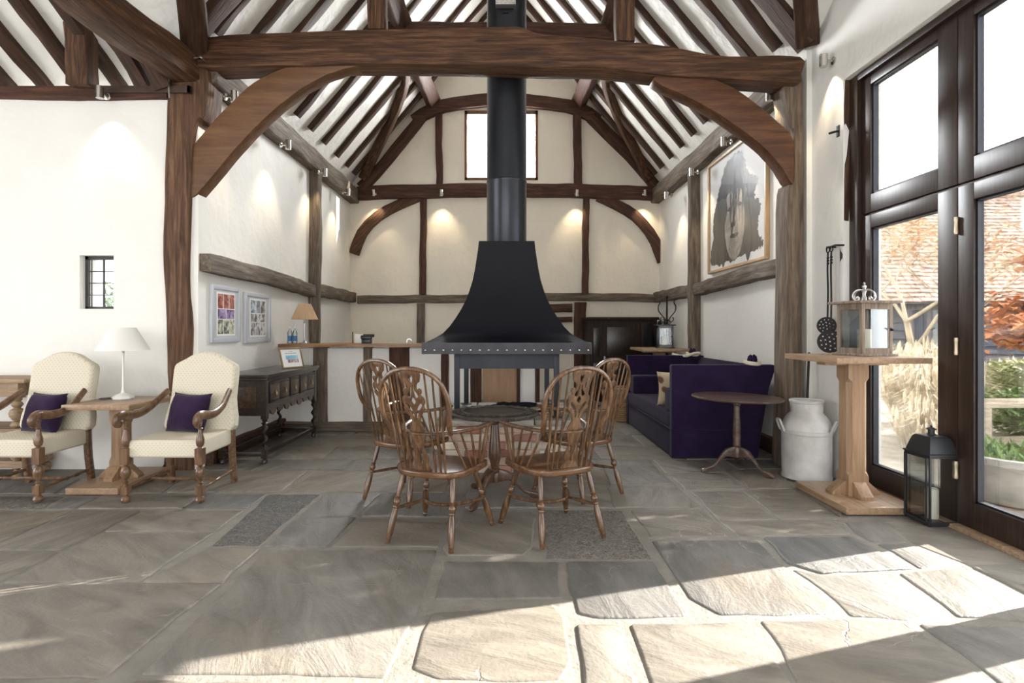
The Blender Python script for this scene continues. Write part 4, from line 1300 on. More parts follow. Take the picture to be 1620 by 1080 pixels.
# ================================================================== CENTRE
# ---- Windsor armchair (front +Y)
def windsor(loc, rz, label, proto=[None]):
    g = 'Windsor armchairs around the carved table'
    if proto[0]:
        t = copy_tree(proto[0])
        t.location = loc; t.rotation_euler = (0, 0, rz)
        t['label'] = label
        return t
    t = empty('windsor_chair', loc, rz, label, 'chair', g)
    W = M['windsor']
    zs = .455
    o = [(-.245, .215), (-.15, .232), (0, .236), (.15, .232), (.245, .215), (.262, .10), (.255, -.03), (.225, -.14), (.15, -.215), (0, -.238), (-.15, -.215), (-.225, -.14), (-.255, -.03), (-.262, .10)]
    lp = [(p.x, p.y) for p in cr([(x, y, 0) for x, y in o], 4, True)]
    bm_me = plate_mesh('seat', [lp], .042, .013, Matrix.Translation((0, 0, zs - .021)), 3)
    link('seat', bm_me, M['windsor_seat'], t)
    pf = [(.013, 0), (.015, .01), (.0155, .05), (.018, .06), (.0155, .07), (.021, .16), (.0225, .30), (.019, .42), (.0145, .475), (.0195, .49), (.0195, .505), (.014, .52), (.022, .545), (.0235, .575), (.020, .60), (.014, .62), (.019, .635), (.014, .65), (.018, .74), (.0175, .88), (.013, 1)]
    feet = {}
    for sx in (-1, 1):
        for sy in (-1, 1):
            top = V(sx * .175, .145 if sy > 0 else -.15, zs - .035)
            ft = V(sx * (.262 if sy > 0 else .222), .262 if sy > 0 else -.265, 0)
            feet[sx, sy] = (ft, top)
            MB().lathe(pf, 12, ft, top).build('leg', W, t)
    # crinoline stretcher
    def on(k, z):
        a, b = feet[k]
        return a.lerp(b, z / b.z)
    zc = .20
    L_, R_ = on((-1, 1), zc), on((1, 1), zc)
    bow = cr([L_, (L_.x * .86, .12, zc), (L_.x * .5, .0, zc), (0, -.045, zc), (R_.x * .5, .0, zc), (R_.x * .86, .12, zc), R_], 5)
    MB().tube(bow, .0115, 8).build('crinoline_stretcher', W, t)
    for sx in (-1, 1):
        a = on((sx, -1), zc)
        MB().lathe([(.008, 0), (.013, .5), (.009, 1)], 8, a, (sx * .118, .005, zc)).build('short_stretcher', W, t)
    # arm bow
    za = .692
    def arm(u):           # u -1..1 around the bow
        a = u * 1.42
        x = .285 * math.sin(a) / math.sin(1.42)
        y = -.262 + .47 * (1 - math.cos(a)) / (1 - math.cos(1.42)) * .98
        return V(x, y, za + .012 * abs(u) ** 4)
    ap = [arm(-1 + 2 * k / 36) for k in range(37)]
    rr = [.019 + .006 * max(0, abs(-1 + 2 * k / 36) - .7) / .3 for k in range(37)]
    rr[0] = rr[-1] = .015
    MB().tube(ap, rr, 8, flat=(1, .62), up=(0, 0, 1)).build('arm_bow', W, t)
    # short spindles and arm supports
    for sx in (-1, 1):
        for u, bx, by in ((.82, .236, .10), (.68, .238, .055), (.55, .235, .005), (.42, .222, -.055)):
            q = arm(sx * u)
            MB().lathe([(.006, 0), (.0085, .45), (.006, 1)], 8, (sx * bx, by, zs - .01), q).build('spindle', W, t)
        q = arm(sx * .93)
        MB().lathe([(.010, 0), (.012, .1), (.014, .5), (.012, .85), (.010, 1)], 8, (sx * .232, .145, zs - .01), q).build('arm_support', W, t)
    # hoop back
    lean = .26
    def back(x, z): return V(x, -.205 - (z - zs) * lean, z)
    hp = [(-.203, za + .005), (-.222, .78), (-.234, .86), (-.226, .94), (-.192, 1.015), (-.13, 1.065), (-.06, 1.087), (0, 1.092)]
    hp = hp + [(-x, z) for x, z in reversed(hp[:-1])]
    hoop = cr([back(x, z) + V(0, .035 * max(0, (.78 - z) / .09), 0) for x, z in hp], 4)
    nh = len(hoop)
    hr = [.0165 - .003 * math.sin(PI * k / (nh - 1)) for k in range(nh)]
    MB().tube(hoop, hr, 10, flat=(1.05, 1.0)).build('hoop', W, t)
    def hoop_z(x):
        best = None
        for p in hoop:
            if p.z > .86 and (best is None or abs(p.x - x) < abs(best.x - x)): best = p
        return best
    for sx in (-1, 1):
        for k, (b0, b1) in enumerate(((.088, .100), (.122, .144), (.154, .188))):
            q = hoop_z(sx * b1)
            a = back(sx * b0, zs - .005)
            MB().lathe([(.0065, 0), (.008, .3), (.007, .6), (.0055, 1)], 8, a, q).build('spindle', W, t)
    # pierced splat, in the raked back plane; outline half + holes
    def sym(pts): return pts + [(-x, y) for x, y in reversed(pts)]
    MS = Matrix.Translation((0, -.205, zs)) @ Matrix.Rotation(math.atan(lean), 4, 'X') @ M_XZ
    kz = math.sqrt(1 + lean * lean)
    def splat(name, half, holes, tz=.010):
        lp = [(p.x, p.y) for p in cr([(x, y * kz, 0) for x, y in sym(half)], 4, True)]
        loops = [lp]
        for hh in holes:
            loops.append([(p.x, p.y * kz) for p in cr([(x, y, 0) for x, y in hh], 4, True)])
        link(name, plate_mesh(name, loops, tz, .0015, MS), W, t)
    def mir(h): return [(-x, y) for x, y in h]
    z0 = 0
    low = [(.056, .0), (.054, .02), (.040, .045), (.050, .072), (.046, .10), (.034, .135), (.030, .165), (.042, .20), (.048, .235)]
    vh = [(.007, .050), (.004, .085), (.020, .135), (.012, .148), (0, .105), (-.012, .148), (-.020, .135), (-.004, .085), (-.007, .050)]
    splat('lower_splat', low, [vh])
    up_ = [(.048, .25), (.046, .275), (.030, .31), (.038, .345), (.056, .372), (.072, .395), (.066, .412), (.076, .435), (.073, .462), (.054, .478), (.062, .492), (.062, .512), (.048, .520), (.034, .512), (.032, .535), (.044, .552), (.058, .566), (.058, .622)]
    h1 = [(.009, .325), (.008, .36), (.022, .402), (.046, .428), (.056, .420), (.046, .402), (.028, .378), (.016, .345)]
    dia = [(0, .420), (.015, .441), (0, .464), (-.015, .441)]
    h2 = [(.018, .462), (.036, .470), (.030, .490), (.016, .505), (.010, .535), (.005, .525), (.009, .490)]
    top = [(0, .548), (.014, .580), (.008, .600), (0, .586), (-.008, .600), (-.014, .580)]
    splat('upper_splat', up_, [h1, mir(h1), dia, h2, mir(h2), top])
    proto[0] = t
    return t
windsor((-.43, 3.62, .003), R(-22), 'Windsor armchair nearest on the left, back to the viewer')
windsor((.31, 3.68, .003), R(25), 'Windsor armchair nearest on the right, back to the viewer')
windsor((-.78, 4.46, .003), R(-30), 'Windsor armchair on the far left, half hidden behind the nearest left chair')
windsor((.60, 4.55, .003), R(38), 'Windsor armchair on the far right, mostly hidden behind the nearest right chair')

# ---- carved round tripod table
t = empty('round_table', (-.085, 4.36, .003), label='dark carved round pedestal table between the four Windsor chairs', cat='table')
MB().lathe([(.0, .645), (.30, .645), (.33, .650), (.342, .658), (.342, .672), (.334, .682), (.30, .686), (.262, .688), (.256, .694), (.246, .694), (.240, .684), (.0, .682)], 56).build('tabletop', M['table_dark'], t)
m = MB()
for k in range(96):
    a = 2 * PI * k / 96
    m.lathe([(.0, -.006), (.0055, -.003), (.0055, .003), (0, .006)], 5, (.343 * math.cos(a), .343 * math.sin(a), .665))
tag(m.build('beading', M['table_dark'], t), kind='stuff')
m = MB()
for k in range(28):                       # carved leaf relief on the border
    a = 2 * PI * k / 28
    m.lathe([(.0, -.004), (.020, .0), (.014, .005), (0, .007)], 6, (.297 * math.cos(a), .297 * math.sin(a), .686), sx=1, sy=.75)
tag(m.build('carving', M['table_dark'], t), kind='stuff')
MB().lathe([(.036, .13), (.038, .17), (.030, .20), (.042, .215), (.042, .235), (.030, .245), (.034, .27), (.048, .32), (.050, .37), (.042, .44), (.034, .52), (.030, .58), (.044, .60), (.044, .61), (.034, .62), (.09, .635), (.09, .646)], 20).build('pedestal', M['table_ped'], t)
def cabriole(t, ang, reach, mat, z1=.19, w=.034):
    m = Matrix.Rotation(ang, 4, 'Z')
    up_ = [(.02, z1 + .03), (.06, z1 + .035), (.12, z1 + .01), (.18, z1 - .06), (.23, z1 - .12), (reach - .03, .045), (reach, .028), (reach + .01, .012), (reach, 0)]
    lo = [(reach - .055, 0), (reach - .09, .02), (.21, z1 - .13), (.15, z1 - .07), (.10, z1 - .05), (.02, z1 - .055)]
    lp = [(p.x, p.y) for p in cr([(x, y, 0) for x, y in up_ + lo], 3, True)]
    me = plate_mesh('foot', [lp], w, .008, m @ M_XZ)
    link('foot', me, mat, t)
for k in range(3): cabriole(t, R(-118 + k * 120), .36, M['table_ped'])

# ---- raised brick hearth
HX0, HX1, HY0, HY1, HZ = -.62, .64, 5.12, 6.36, .49
t = empty('brick_hearth', ((HX0 + HX1) / 2, (HY0 + HY1) / 2, 0), label='raised square hearth of pale red bricks with stone slab edge under the hood', cat='hearth')
cx, cy = (HX0 + HX1) / 2, (HY0 + HY1) / 2
hw, hd = (HX1 - HX0) / 2, (HY1 - HY0) / 2
MB().box(-hw + .02, hw - .02, -hd + .02, hd - .02, 0, HZ - .05).build('mortar_core', M['brick_mortar'], t)
bl_, bh = .215, .066
bms = {}
for L in (1, .47):
    for k in range(3):
        b = MB().box(-bl_ * L / 2, bl_ * L / 2, -.05, .05, -bh / 2, bh / 2)
        for p in b.v: p += V(rnd.uniform(-.006, .006), rnd.uniform(-.005, .005), rnd.uniform(-.005, .005))
        bms[L, k] = [b]
brick_mesh = {}
for (L, k), (b,) in bms.items():
    for mi in range(5):
        me = b.mesh('brick', bevel=.007, seg=1)
        me.materials.append(M['brick%d' % mi])
        brick_mesh[L, k, mi] = me
def brick(x, y, z, rz, L):
    mi = rnd.choice([0, 1, 2, 2, 3, 3, 3, 4])
    o = link('brick', brick_mesh[L, rnd.randrange(3), mi], None, t, (x, y, z), (0, 0, rz))
for c in range(6):
    z = .036 + c * .073
    x = -hw + (.06 if c % 2 else .118)
    while x < hw - .04:
        L = 1
        if x + .11 > hw: L = .47; x = min(x, hw - .06)
        brick(x, -hd + .045 + rnd.uniform(-.006, .006), z, rnd.uniform(-.02, .02), L)
        x += .228
    for sx in (-1, 1):
        y = -hd + (.2 if c % 2 else .24)
        while y < hd - .1:
            brick(sx * (hw - .045), y, z, PI / 2 + rnd.uniform(-.02, .02), 1)
            y += .228
    for k in range(5):
        brick(-hw + .14 + k * .235, hd - .045, z, 0, 1)
# stone coping slabs and hearth bed
for sx0, sx1, sy0, sy1 in ((-hw - .02, -.22, -hd - .02, -hd + .3), (-.21, .25, -hd - .025, -hd + .3), (.26, hw + .02, -hd - .02, -hd + .3), (-hw - .02, -hw + .3, -hd + .31, hd), (hw - .3, hw + .02, -hd + .31, hd), (-hw + .31, hw - .31, -hd + .31, hd)):
    b = MB().box(sx0, sx1, sy0, sy1, HZ - .055, HZ)
    for p in b.v: p += V(rnd.uniform(-.006, .006), rnd.uniform(-.006, .006), rnd.uniform(-.003, .003))
    b.build('coping_stone', M['stonecap'], t, bevel=.01)
# burnt logs / coal and a board lying on the hearth
t = empty('coal_heap', (.08, 5.72, HZ + .006), label='heap of black charred logs on the brick hearth', cat='firewood')
for k in range(9):
    a = rnd.uniform(-.5, .5)
    x, y = -.16 + k * .045, rnd.uniform(-.08, .1)
    dv = V(math.cos(a), math.sin(a), rnd.uniform(-.06, .12)) * rnd.uniform(.07, .13)
    c0 = V(x, y, .035 + rnd.uniform(0, .03) * (1 - abs(k - 4) / 5))
    MB().tube([c0 - dv, c0 - dv * .3 + V(0, .004, .004), c0 + dv * .4, c0 + dv], [.016, .026, .024, .012], 7).build('charred_log', M['black_cloth'], t)
t = empty('wooden_paddle', (.30, 5.50, HZ + .004), R(12), label='pale flat wooden bellows board lying on the hearth edge', cat='board')
lp = [(p.x, p.y) for p in cr([(-.10, -.05, 0), (.0, -.075, 0), (.12, -.05, 0), (.2, -.014, 0), (.3, -.012, 0), (.3, .012, 0), (.2, .014, 0), (.12, .05, 0), (0, .075, 0), (-.10, .05, 0)], 4, True)]
link('board', plate_mesh('board', [lp], .014, .002, Matrix.Translation((0, 0, .01))), M['light_oakx'], t)
link('board', plate_mesh('board', [lp], .014, .002, Matrix.Translation((.01, .02, .045)) @ Matrix.Rotation(R(-6), 4, 'Y')), M['light_oakx'], t)
MB().box(-.07, .10, -.05, .05, .015, .04).build('leather_bag', M['black_cloth'], t, bevel=.01)

# ---- fire hood with flue
HC = V(0.01, 5.76, 0)
t = empty('fire_hood', (HC.x, HC.y, HZ), label='black flared steel fire hood on four legs with tall round flue', cat='fire hood')
sec = [(.755, 1.20), (.705, 1.222), (.65, 1.252), (.592, 1.29), (.535, 1.355), (.485, 1.432), (.435, 1.52), (.39, 1.616), (.36, 1.705), (.332, 1.804), (.312, 1.91), (.297, 2.01), (.283, 2.11), (.274, 2.196)]
v, f = [], []
for w, z in sec: v += [V(-w, -w, z), V(w, -w, z), V(w, w, z), V(-w, w, z)]
for k in range(len(sec) - 1):
    for i in range(4): f.append((k * 4 + i, k * 4 + (i + 1) % 4, k * 4 + 4 + (i + 1) % 4, k * 4 + 4 + i))
f.append(tuple(range(len(v) - 4, len(v))))
m = MB(); m.add(v, f)
parts = [m.build('canopy', M['hood'], t, angle=40)]
m = MB()
a, b = .765, .750
m.box(-a, a, -a, -b, 1.103, 1.205).box(-a, a, b, a, 1.103, 1.205).box(-a, -b, -b, b, 1.103, 1.205).box(b, a, -b, b, 1.103, 1.205)
rim = m.build('rim', M['hood_rim'], t)
parts.append(rim)
for k in range(19):
    x = -.73 + k * 1.46 / 18
    parts.append(MB().lathe([(.010, 0), (.008, .005), (.003, .008)], 8, (x, -a, 1.138), (x, -a - 1, 1.138)).build('rivet', M['steel'], t))
for k in range(9):
    for sx in (-1, 1):
        y = -.62 + k * .155
        parts.append(MB().lathe([(.010, 0), (.008, .005), (.003, .008)], 8, (sx * a, y, 1.138), (sx * (a + 1), y, 1.138)).build('rivet', M['steel'], t))
for sx, sy in ((-1, -1), (1, -1), (-1, 1), (1, 1)):
    x, y = sx * (.47 if sy < 0 else .45), -.50 if sy < 0 else .46
    m = MB().box(x - .025, x + .025, y - .025, y + .025, HZ + .012, 1.2).box(x - .06, x + .06, y - .05, y + .05, HZ, HZ + .012)
    parts.append(m.build('leg', M['grey_steel'], t, bevel=.002))
for q in ((-.515, -.50, .955), (.46, .475, 1.02)):
    parts.append(MB().box(-.445, .445, q[0], q[1], q[2], 1.2).build('apron', M['grey_steel'], t))
m = MB().lathe([(.205, 2.19), (.205, 2.82), (.208, 2.825), (.208, 2.845), (.203, 2.85), (.203, 4.15), (.207, 4.155), (.207, 4.18), (.203, 4.185), (.203, 7.6)], 48)
parts.append(m.build('flue', M['flue'], t))
for p in parts: p.matrix_parent_inverse = Matrix.Translation((0, 0, -HZ))
# floodlight clamped to the flue above the tie beam
fl = empty('flood_lamp', (.0, HC.y - .205, 4.58), label='grey box floodlight clamped to the flue above the tie beam', cat='floodlight')
rbox('body', M['silver'], -.10, .10, -.09, -.01, -.06, .07, fl, .008)
rbox('visor', M['silver'], -.115, .115, -.13, -.01, .07, .085, fl, .003)
for k in range(5):
    rbox('louvre', M['steel'], -.09 + k * .04, -.075 + k * .04, -.10, -.09, -.05, .01, fl, .002)
rbox('clamp', M['dark_iron'], -.03, .03, -.012, .004, -.10, -.06, fl, .002)
# ================================================================== RIGHT SIDE
# ---- sofa with drop-end arms tied by rope (faces -X)
SX0, SX1, SY0, SY1 = 1.70, 2.64, 5.68, 7.84
t = empty('sofa', ((SX0 + SX1) / 2, (SY0 + SY1) / 2, 0), label='high-sided purple wool sofa with rope-tied ends along the right wall', cat='sofa')
U = M['purple']
L = (SY1 - SY0) / 2
W_ = (SX1 - SX0) / 2
rbox('base', U, -W_ + .012, W_ - .1, -L + .05, L - .05, .012, .30, t, .012)
rbox('seat_cushion', U, -W_ + .0, W_ - .2, -L + .10, L - .10, .30, .455, t, .04, None, 3)
def end_panel(y, th):
    o = [(-W_, .01), (W_ - .06, .01), (W_ - .02, .30), (W_ + .05, .72), (W_ + .125, .945), (W_ + .10, .962), (-W_ + .01, .962), (-W_, .95)]
    me = plate_mesh('arm', [o], th, .012, Matrix.Translation((0, y, 0)) @ M_XZ, 2)
    link('arm', me, U, t)
end_panel(-L + .05, .10)
end_panel(L - .05, .10)
m = MB()
m.prism([(W_ - .22, .30), (W_ - .06, .01), (W_ - .02, .30), (W_ + .05, .72), (W_ + .12, .93), (W_ + .07, .94), (W_ - .04, .72)], -L + .1, L - .1, M_XZ)
m.build('backrest', U, t, bevel=.02)
for y, q in ((-L + .23, .13), (L - .23, .13)):
    rbox('inner_arm', U, -W_ + .02, W_ - .2, y - q, y + q, .45, .70, t, .045, None, 3)
m = MB().box(-W_ - .004, -W_ + .014, -L + .01, L - .01, .292, .304).box(-W_ + .01, W_ - .05, -L - .006, -L + .01, .292, .300)
m.build('piping', U, t)
# finials and rope ties at the back corners
def rope_knot(c, spread, drape):
    for q in (-1, 1):
        MB().lathe([(.020, 0), (.030, .02), (.034, .05), (.026, .085), (.004, .105)], 12, (c[0] + q * .022, c[1] + q * spread, c[2])).build('finial', U, t)
    pts = []
    for k in range(60):
        a = k / 59 * 2 * PI * 2.5
        pts.append(V(c[0] + .075 * math.cos(a), c[1] + (.055 + spread) * math.sin(a), c[2] + .018 + .012 * math.sin(a * .7 + k * .05)))
    MB().tube(pts, .017, 7).build('rope', M['rope'], t)
    if drape: MB().tube(cr(drape, 6), .020, 7).build('rope', M['rope'], t)
rope_knot((W_ - .10, -L + .05, .962), .01, None)
rope_knot((W_ - .02, L - .04, .955), .01, [(W_ - .30, L - .02, .98), (W_ - .22, L - .06, .95), (W_ - .12, L - .10, .955), (W_ - .02, L - .12, .99), (W_ + .03, L - .20, 1.0)])
# ---- printed cushion on the sofa
o = link('cushion', pillow_mesh('cushion', .44, .44, .14), M['circles'], None, (1.925, 6.25, .665))
o.rotation_euler = (R(66), R(3), R(170))
tag(o, 'cream cushion printed with brown circles on the purple sofa', 'cushion')

# ---- wicker basket behind the far end of the sofa
t = empty('wicker_basket', (1.74, 8.12, .003), label='honey-coloured wicker basket by the far end of the sofa', cat='basket')
bw, bd, bhh = .21, .17, .45
for k in range(15):
    z = .015 + k * .03
    s = .88 + .12 * z / .45
    pts = []
    for j in range(56):
        a = 2 * PI * j / 56
        cx_, cy_ = math.cos(a), math.sin(a)
        x = bw * s * abs(cx_) ** .45 * (1 if cx_ > 0 else -1)
        y = bd * s * abs(cy_) ** .45 * (1 if cy_ > 0 else -1)
        wv = 1 + .022 * (1 if (j // 2 + k) % 2 else -1)
        pts.append(V(x * wv, y * wv, z))
    MB().tube(pts, .017, 5, True).build('woven_strand', M['wicker'], t)
for j in range(28):
    a = 2 * PI * j / 28
    cx_, cy_ = math.cos(a), math.sin(a)
    x = bw * abs(cx_) ** .45 * (1 if cx_ > 0 else -1); y = bd * abs(cy_) ** .45 * (1 if cy_ > 0 else -1)
    MB().tube([(x * .88, y * .88, 0), (x, y, .455)], .008, 5).build('stake', M['wicker'], t)
pts = [V(bw * 1.02 * abs(math.cos(a)) ** .45 * math.copysign(1, math.cos(a)), bd * 1.02 * abs(math.sin(a)) ** .45 * math.copysign(1, math.sin(a)), .462) for a in [2 * PI * (j + .5) / 56 for j in range(56)]]
MB().tube(pts, .02, 7, True).build('rim', M['wicker'], t)
MB().box(-.17, .17, -.14, .14, .01, .03).build('basket_floor', M['wicker'], t)

# ---- round tilt-top wine table in front of the sofa
t = empty('tripod_table', (2.16, 5.20, .003), label='old dark round tripod table in front of the purple sofa end', cat='table')
m = MB().lathe([(.0, .0), (.38, .0), (.400, .006), (.405, .016), (.400, .024), (.385, .021), (.0, .021)], 56)
o = m.build('tabletop', M['wine_table'], t, loc=(0, 0, .672), rot=(0, R(1.2), 0))
MB().lathe([(.035, .13), (.037, .20), (.030, .225), (.036, .235), (.036, .25), (.032, .27), (.036, .34), (.034, .45), (.028, .56), (.026, .61), (.036, .62), (.036, .64), (.07, .655), (.07, .672)], 18).build('pedestal', M['wine_table'], t)
for a in (-172, -52, 68): cabriole(t, R(a), .345, M['wine_table'])

# ---- milk churn
t = empty('milk_churn', (2.695, 4.985, .003), label='old galvanised milk churn standing against the white wall', cat='milk churn')
MB().lathe([(.196, 0), (.206, .004), (.206, .02), (.200, .03), (.203, .20), (.203, .395), (.209, .40), (.209, .425), (.202, .432), (.200, .46), (.190, .50), (.165, .545), (.137, .575), (.130, .59), (.132, .60), (.134, .665), (.140, .672), (.141, .690), (.134, .694), (.126, .690), (.124, .62), (.0, .61)], 44).build('body', M['zinc'], t)
for a in (-42, 170):
    q = Matrix.Rotation(R(a), 4, 'Z')
    pts = [q @ V(.200, -.058, .415), q @ V(.222, -.058, .47), q @ V(.232, -.052, .50), q @ V(.234, -.03, .515), q @ V(.234, .03, .515), q @ V(.232, .052, .50), q @ V(.222, .058, .47), q @ V(.200, .058, .415)]
    MB().tube(cr(pts, 4), .010, 8).build('handle', M['zinc'], t)
# walking stick leaning behind the churn
t = empty('fire_iron', (2.80, 5.18, .003), label='thin dark iron rod leaning on the post behind the milk churn', cat='rod')
MB().tube([(.0, 0, 0), (.02, .03, .5), (.05, .05, 1.06)], .011, 7).build('shaft', M['dark_iron'], t)
MB().tube(cr([(.05, .05, 1.06), (.055, .045, 1.09), (.04, .03, 1.10), (.03, .03, 1.08)], 4), .009, 7).build('crook', M['dark_iron'], t)

# ---- tall oak tables
pedestal_table('poseur_table', (2.69, 4.315), .68, .74, .52, .70, 1.12, 'tall square oak pedestal table in front of the glazed doors', M['light_oakx'], .155)
pedestal_table('poseur_table', (2.38, 8.64), .70, .88, .5, .6, 1.03, 'tall oak pedestal table in the far corner behind the sofa', M['light_oakx'], .15)

# ---- wooden lantern (for table tops)
def wood_lantern(loc, rz, s, label, mat, metal):
    t = empty('lantern', loc, rz, label, 'lantern', 'wooden lanterns on tall tables')
    w = .13 * s; h = .40 * s; b = .028 * s
    rbox('plinth', mat, -w - .025 * s, w + .025 * s, -w - .025 * s, w + .025 * s, 0, .018 * s, t, .003)
    rbox('lid', mat, -w - .045 * s, w + .045 * s, -w - .045 * s, w + .045 * s, h, h + .02 * s, t, .004)
    for sx in (-1, 1):
        for sy in (-1, 1):
            rbox('corner_post', mat, sx * w - b / 2 - sx * b / 2, sx * w + b / 2 - sx * b / 2, sy * w - b / 2 - sy * b / 2, sy * w + b / 2 - sy * b / 2, .018 * s, h, t, .002)
    for k in range(4):
        q = Matrix.Rotation(k * PI / 2, 4, 'Z')
        MB().box(-w + b, w - b, -w, -w + b * .8, .018 * s, .06 * s, q).build('rail', mat, t)
        MB().box(-w + b, w - b, -w, -w + b * .8, h - .045 * s, h, q).build('rail', mat, t)
        MB().box(-w + b, w - b, -w + .008, -w + .011, .06 * s, h - .045 * s, q).build('pane', M['lantern_glass'], t, smooth=False)
    MB().lathe([(.010, 0), (.010, .012), (.004, .02)], 8, (w - b * .5, -w, h * .5), (w - b * .5, -w - 1, h * .5)).tube([(w - b * .5, -w - .012, h * .5), (w - b * 1.2, -w - .016, h * .53)], .004, 6).build('latch', M['dark_iron'], t)
    MB().lathe([(.048 * s, .018 * s), (.048 * s, .20 * s), (.04 * s, .205 * s), (0, .20 * s)], 20).build('candle', M['wax'], t)
    # scrolled metal crown
    zt = h + .02 * s
    m = MB()
    for k in range(4):
        q = Matrix.Rotation(k * PI / 2 + PI / 4 * 0, 4, 'Z')
        pts = []
        for j in range(22):
            a = R(200 - j * 26)
            r_ = (.012 + .028 * (1 - abs(j - 0) / 22) if j < 12 else .02)
            pts.append(None)
        sp = [(.070, .022), (.062, .034), (.050, .030), (.050, .014), (.066, .006), (.086, .012), (.100, .034), (.094, .062), (.070, .082), (.036, .090), (.012, .082), (.008, .05), (.016, .02), (.014, .0)]
        m.tube(cr([q @ V(x * s, 0, zt + z * s) for x, z in sp], 4), .0055 * s, 6)
    m.lathe([(.018, 0), (.014, .012), (.008, .02), (.012, .06), (.018, .085), (.010, .095), (.016, .11), (.016, .12), (.006, .128), (.009, .14), (.0, .15)], 12, (0, 0, zt)) if s == 1 else m.lathe([(.012, 0), (.008, .05), (.012, .08), (.004, .1), (0, .12)], 10, (0, 0, zt))
    m.build('scroll_crown', metal, t)
wood_lantern((2.79, 4.33, 1.124), R(8), 1.0, 'driftwood lantern with candle and silver scroll crown by the glazed doors', M['grey_wood'], M['silver'])
wood_lantern((2.46, 8.60, 1.034), R(-10), .86, 'dark wooden lantern on the tall table in the far corner', M['black_oak'], M['dark_iron'])

# ---- black metal lantern on the floor
t = empty('floor_lantern', (2.942, 3.845, .003), R(2), label='black metal floor lantern with tall candle beside the poseur table base', cat='lantern')
gs = plain('black_lantern_paint', (.030, .032, .036), .45, .3)
wx, wy = .098, .108
hb = .47
rbox('tray', gs, -wx, wx, -wy, wy, 0, .016, t, .003)
for sx in (-1, 1):
    for sy in (-1, 1):
        rbox('corner_bar', gs, sx * wx - .006, sx * wx + .006, sy * wy - .006, sy * wy + .006, 0, hb, t, .001)
m = MB()
for z in (hb - .01, .02):
    m.box(-wx, wx, -wy - .004, -wy + .004, z - .006, z + .006).box(-wx, wx, wy - .004, wy + .004, z - .006, z + .006).box(-wx - .004, -wx + .004, -wy, wy, z - .006, z + .006).box(wx - .004, wx + .004, -wy, wy, z - .006, z + .006)
m.build('frame_bars', gs, t)
m = MB()
m.box(-wx - .0205, -wx - .012, -wy + .008, -wy + .016, .02, hb - .01).box(-wx - .0205, -wx - .012, wy - .016, wy - .008, .02, hb - .01).box(-wx - .0205, -wx - .012, -wy + .008, wy - .008, .02, .028).box(-wx - .0205, -wx - .012, -wy + .008, wy - .008, hb - .018, hb - .01)
m.build('door_frame', gs, t)
for bx in ((-wx + .006, wx - .006, -wy - .0012, -wy + .0012), (-wx + .006, wx - .006, wy - .0012, wy + .0012), (-wx - .0012, -wx + .0012, -wy + .006, wy - .006), (wx - .0012, wx + .0012, -wy + .006, wy - .006)):
    MB().box(bx[0], bx[1], bx[2], bx[3], .02, hb - .016).build('pane', M['lantern_glass'], t, smooth=False)
v, f = [], []
secs = [(1.12, hb), (1.12, hb + .010), (1.0, hb + .014), (.90, hb + .055), (.82, hb + .085), (.74, hb + .108), (.62, hb + .122), (.28, hb + .128)]
for k, z in secs: v += [V(-wx * k, -wy * k, z), V(wx * k, -wy * k, z), V(wx * k, wy * k, z), V(-wx * k, wy * k, z)]
for k in range(len(secs) - 1):
    for i in range(4): f.append((k * 4 + i, k * 4 + (i + 1) % 4, k * 4 + 4 + (i + 1) % 4, k * 4 + 4 + i))
f += [(3, 2, 1, 0), tuple(range(len(v) - 4, len(v)))]
m = MB(); m.add(v, f)
m.build('roof', gs, t, angle=25)
m = MB().lathe([(.026, hb + .128), (.026, hb + .135), (.020, hb + .136), (.020, hb + .160), (.030, hb + .162), (.030, hb + .168), (.016, hb + .176), (.006, hb + .180), (.008, hb + .188), (0, hb + .194)], 14)
m.build('finial', gs, t)
MB().lathe([(.040, .016), (.041, .10), (.040, .215), (.034, .222), (.0, .214)], 22, (.02, .02, 0)).build('candle', M['wax'], t)

# ---- skimmer ladles hanging on the wall
def skimmer(loc, L, r, label, off):
    t = empty('skimmer', loc, 0, label, 'skimmer', 'iron skimmers hanging by the doors')
    I = M['dark_iron']
    MB().tube(cr([(0, 0, 0), (-.004, 0, -.16), (0, 0, -L * .6), (-.004, 0, -L)], 5), .008, 7).build('handle', I, t)
    MB().tube([(0, .022 * math.cos(a), .02 + .022 * math.sin(a)) for a in [2 * PI * k / 16 for k in range(16)]], .006, 6, True).build('hanging_loop', I, t)
    for z in (-.05, -.075, -.10): MB().lathe([(.008, -.008), (.013, 0), (.008, .008)], 8, (0, 0, z)).build('handle_knop', I, t)
    hs = []
    for rr, n in ((.0, 1), (.38, 6), (.70, 11)):
        for k in range(n):
            a = 2 * PI * k / n + rr
            c = (r * rr * math.cos(a), r * rr * math.sin(a))
            hs.append([(c[0] + r * .07 * math.cos(b), c[1] + r * .07 * math.sin(b)) for b in [2 * PI * j / 8 for j in range(8)]])
    rim = [(r * math.cos(b), r * math.sin(b)) for b in [2 * PI * j / 36 for j in range(36)]]
    me = plate_mesh('bowl', [rim] + hs, .006, .0, Matrix.Translation((-.012, 0, -L - r * .92)) @ Matrix.Rotation(R(58), 4, 'Z') @ M_YZ)
    link('bowl', me, I, t)
    return t
skimmer((2.865, 4.945, 2.01), .58, .078, 'shorter iron skimmer with smaller pierced bowl hanging beside the doors', 0)
skimmer((2.860, 4.885, 2.01), .70, .100, 'longer iron skimmer with larger pierced bowl hanging beside the doors', 0)
t = empty('iron_hook', (2.95, 4.91, 2.03), label='black iron hook rail holding the two skimmers on the wall', cat='hook')
MB().tube([(0, -.06, .03), (-.08, -.06, .03), (-.08, .06, .03), (0, .06, .03)], .008, 7).build('bar', M['dark_iron'], t)
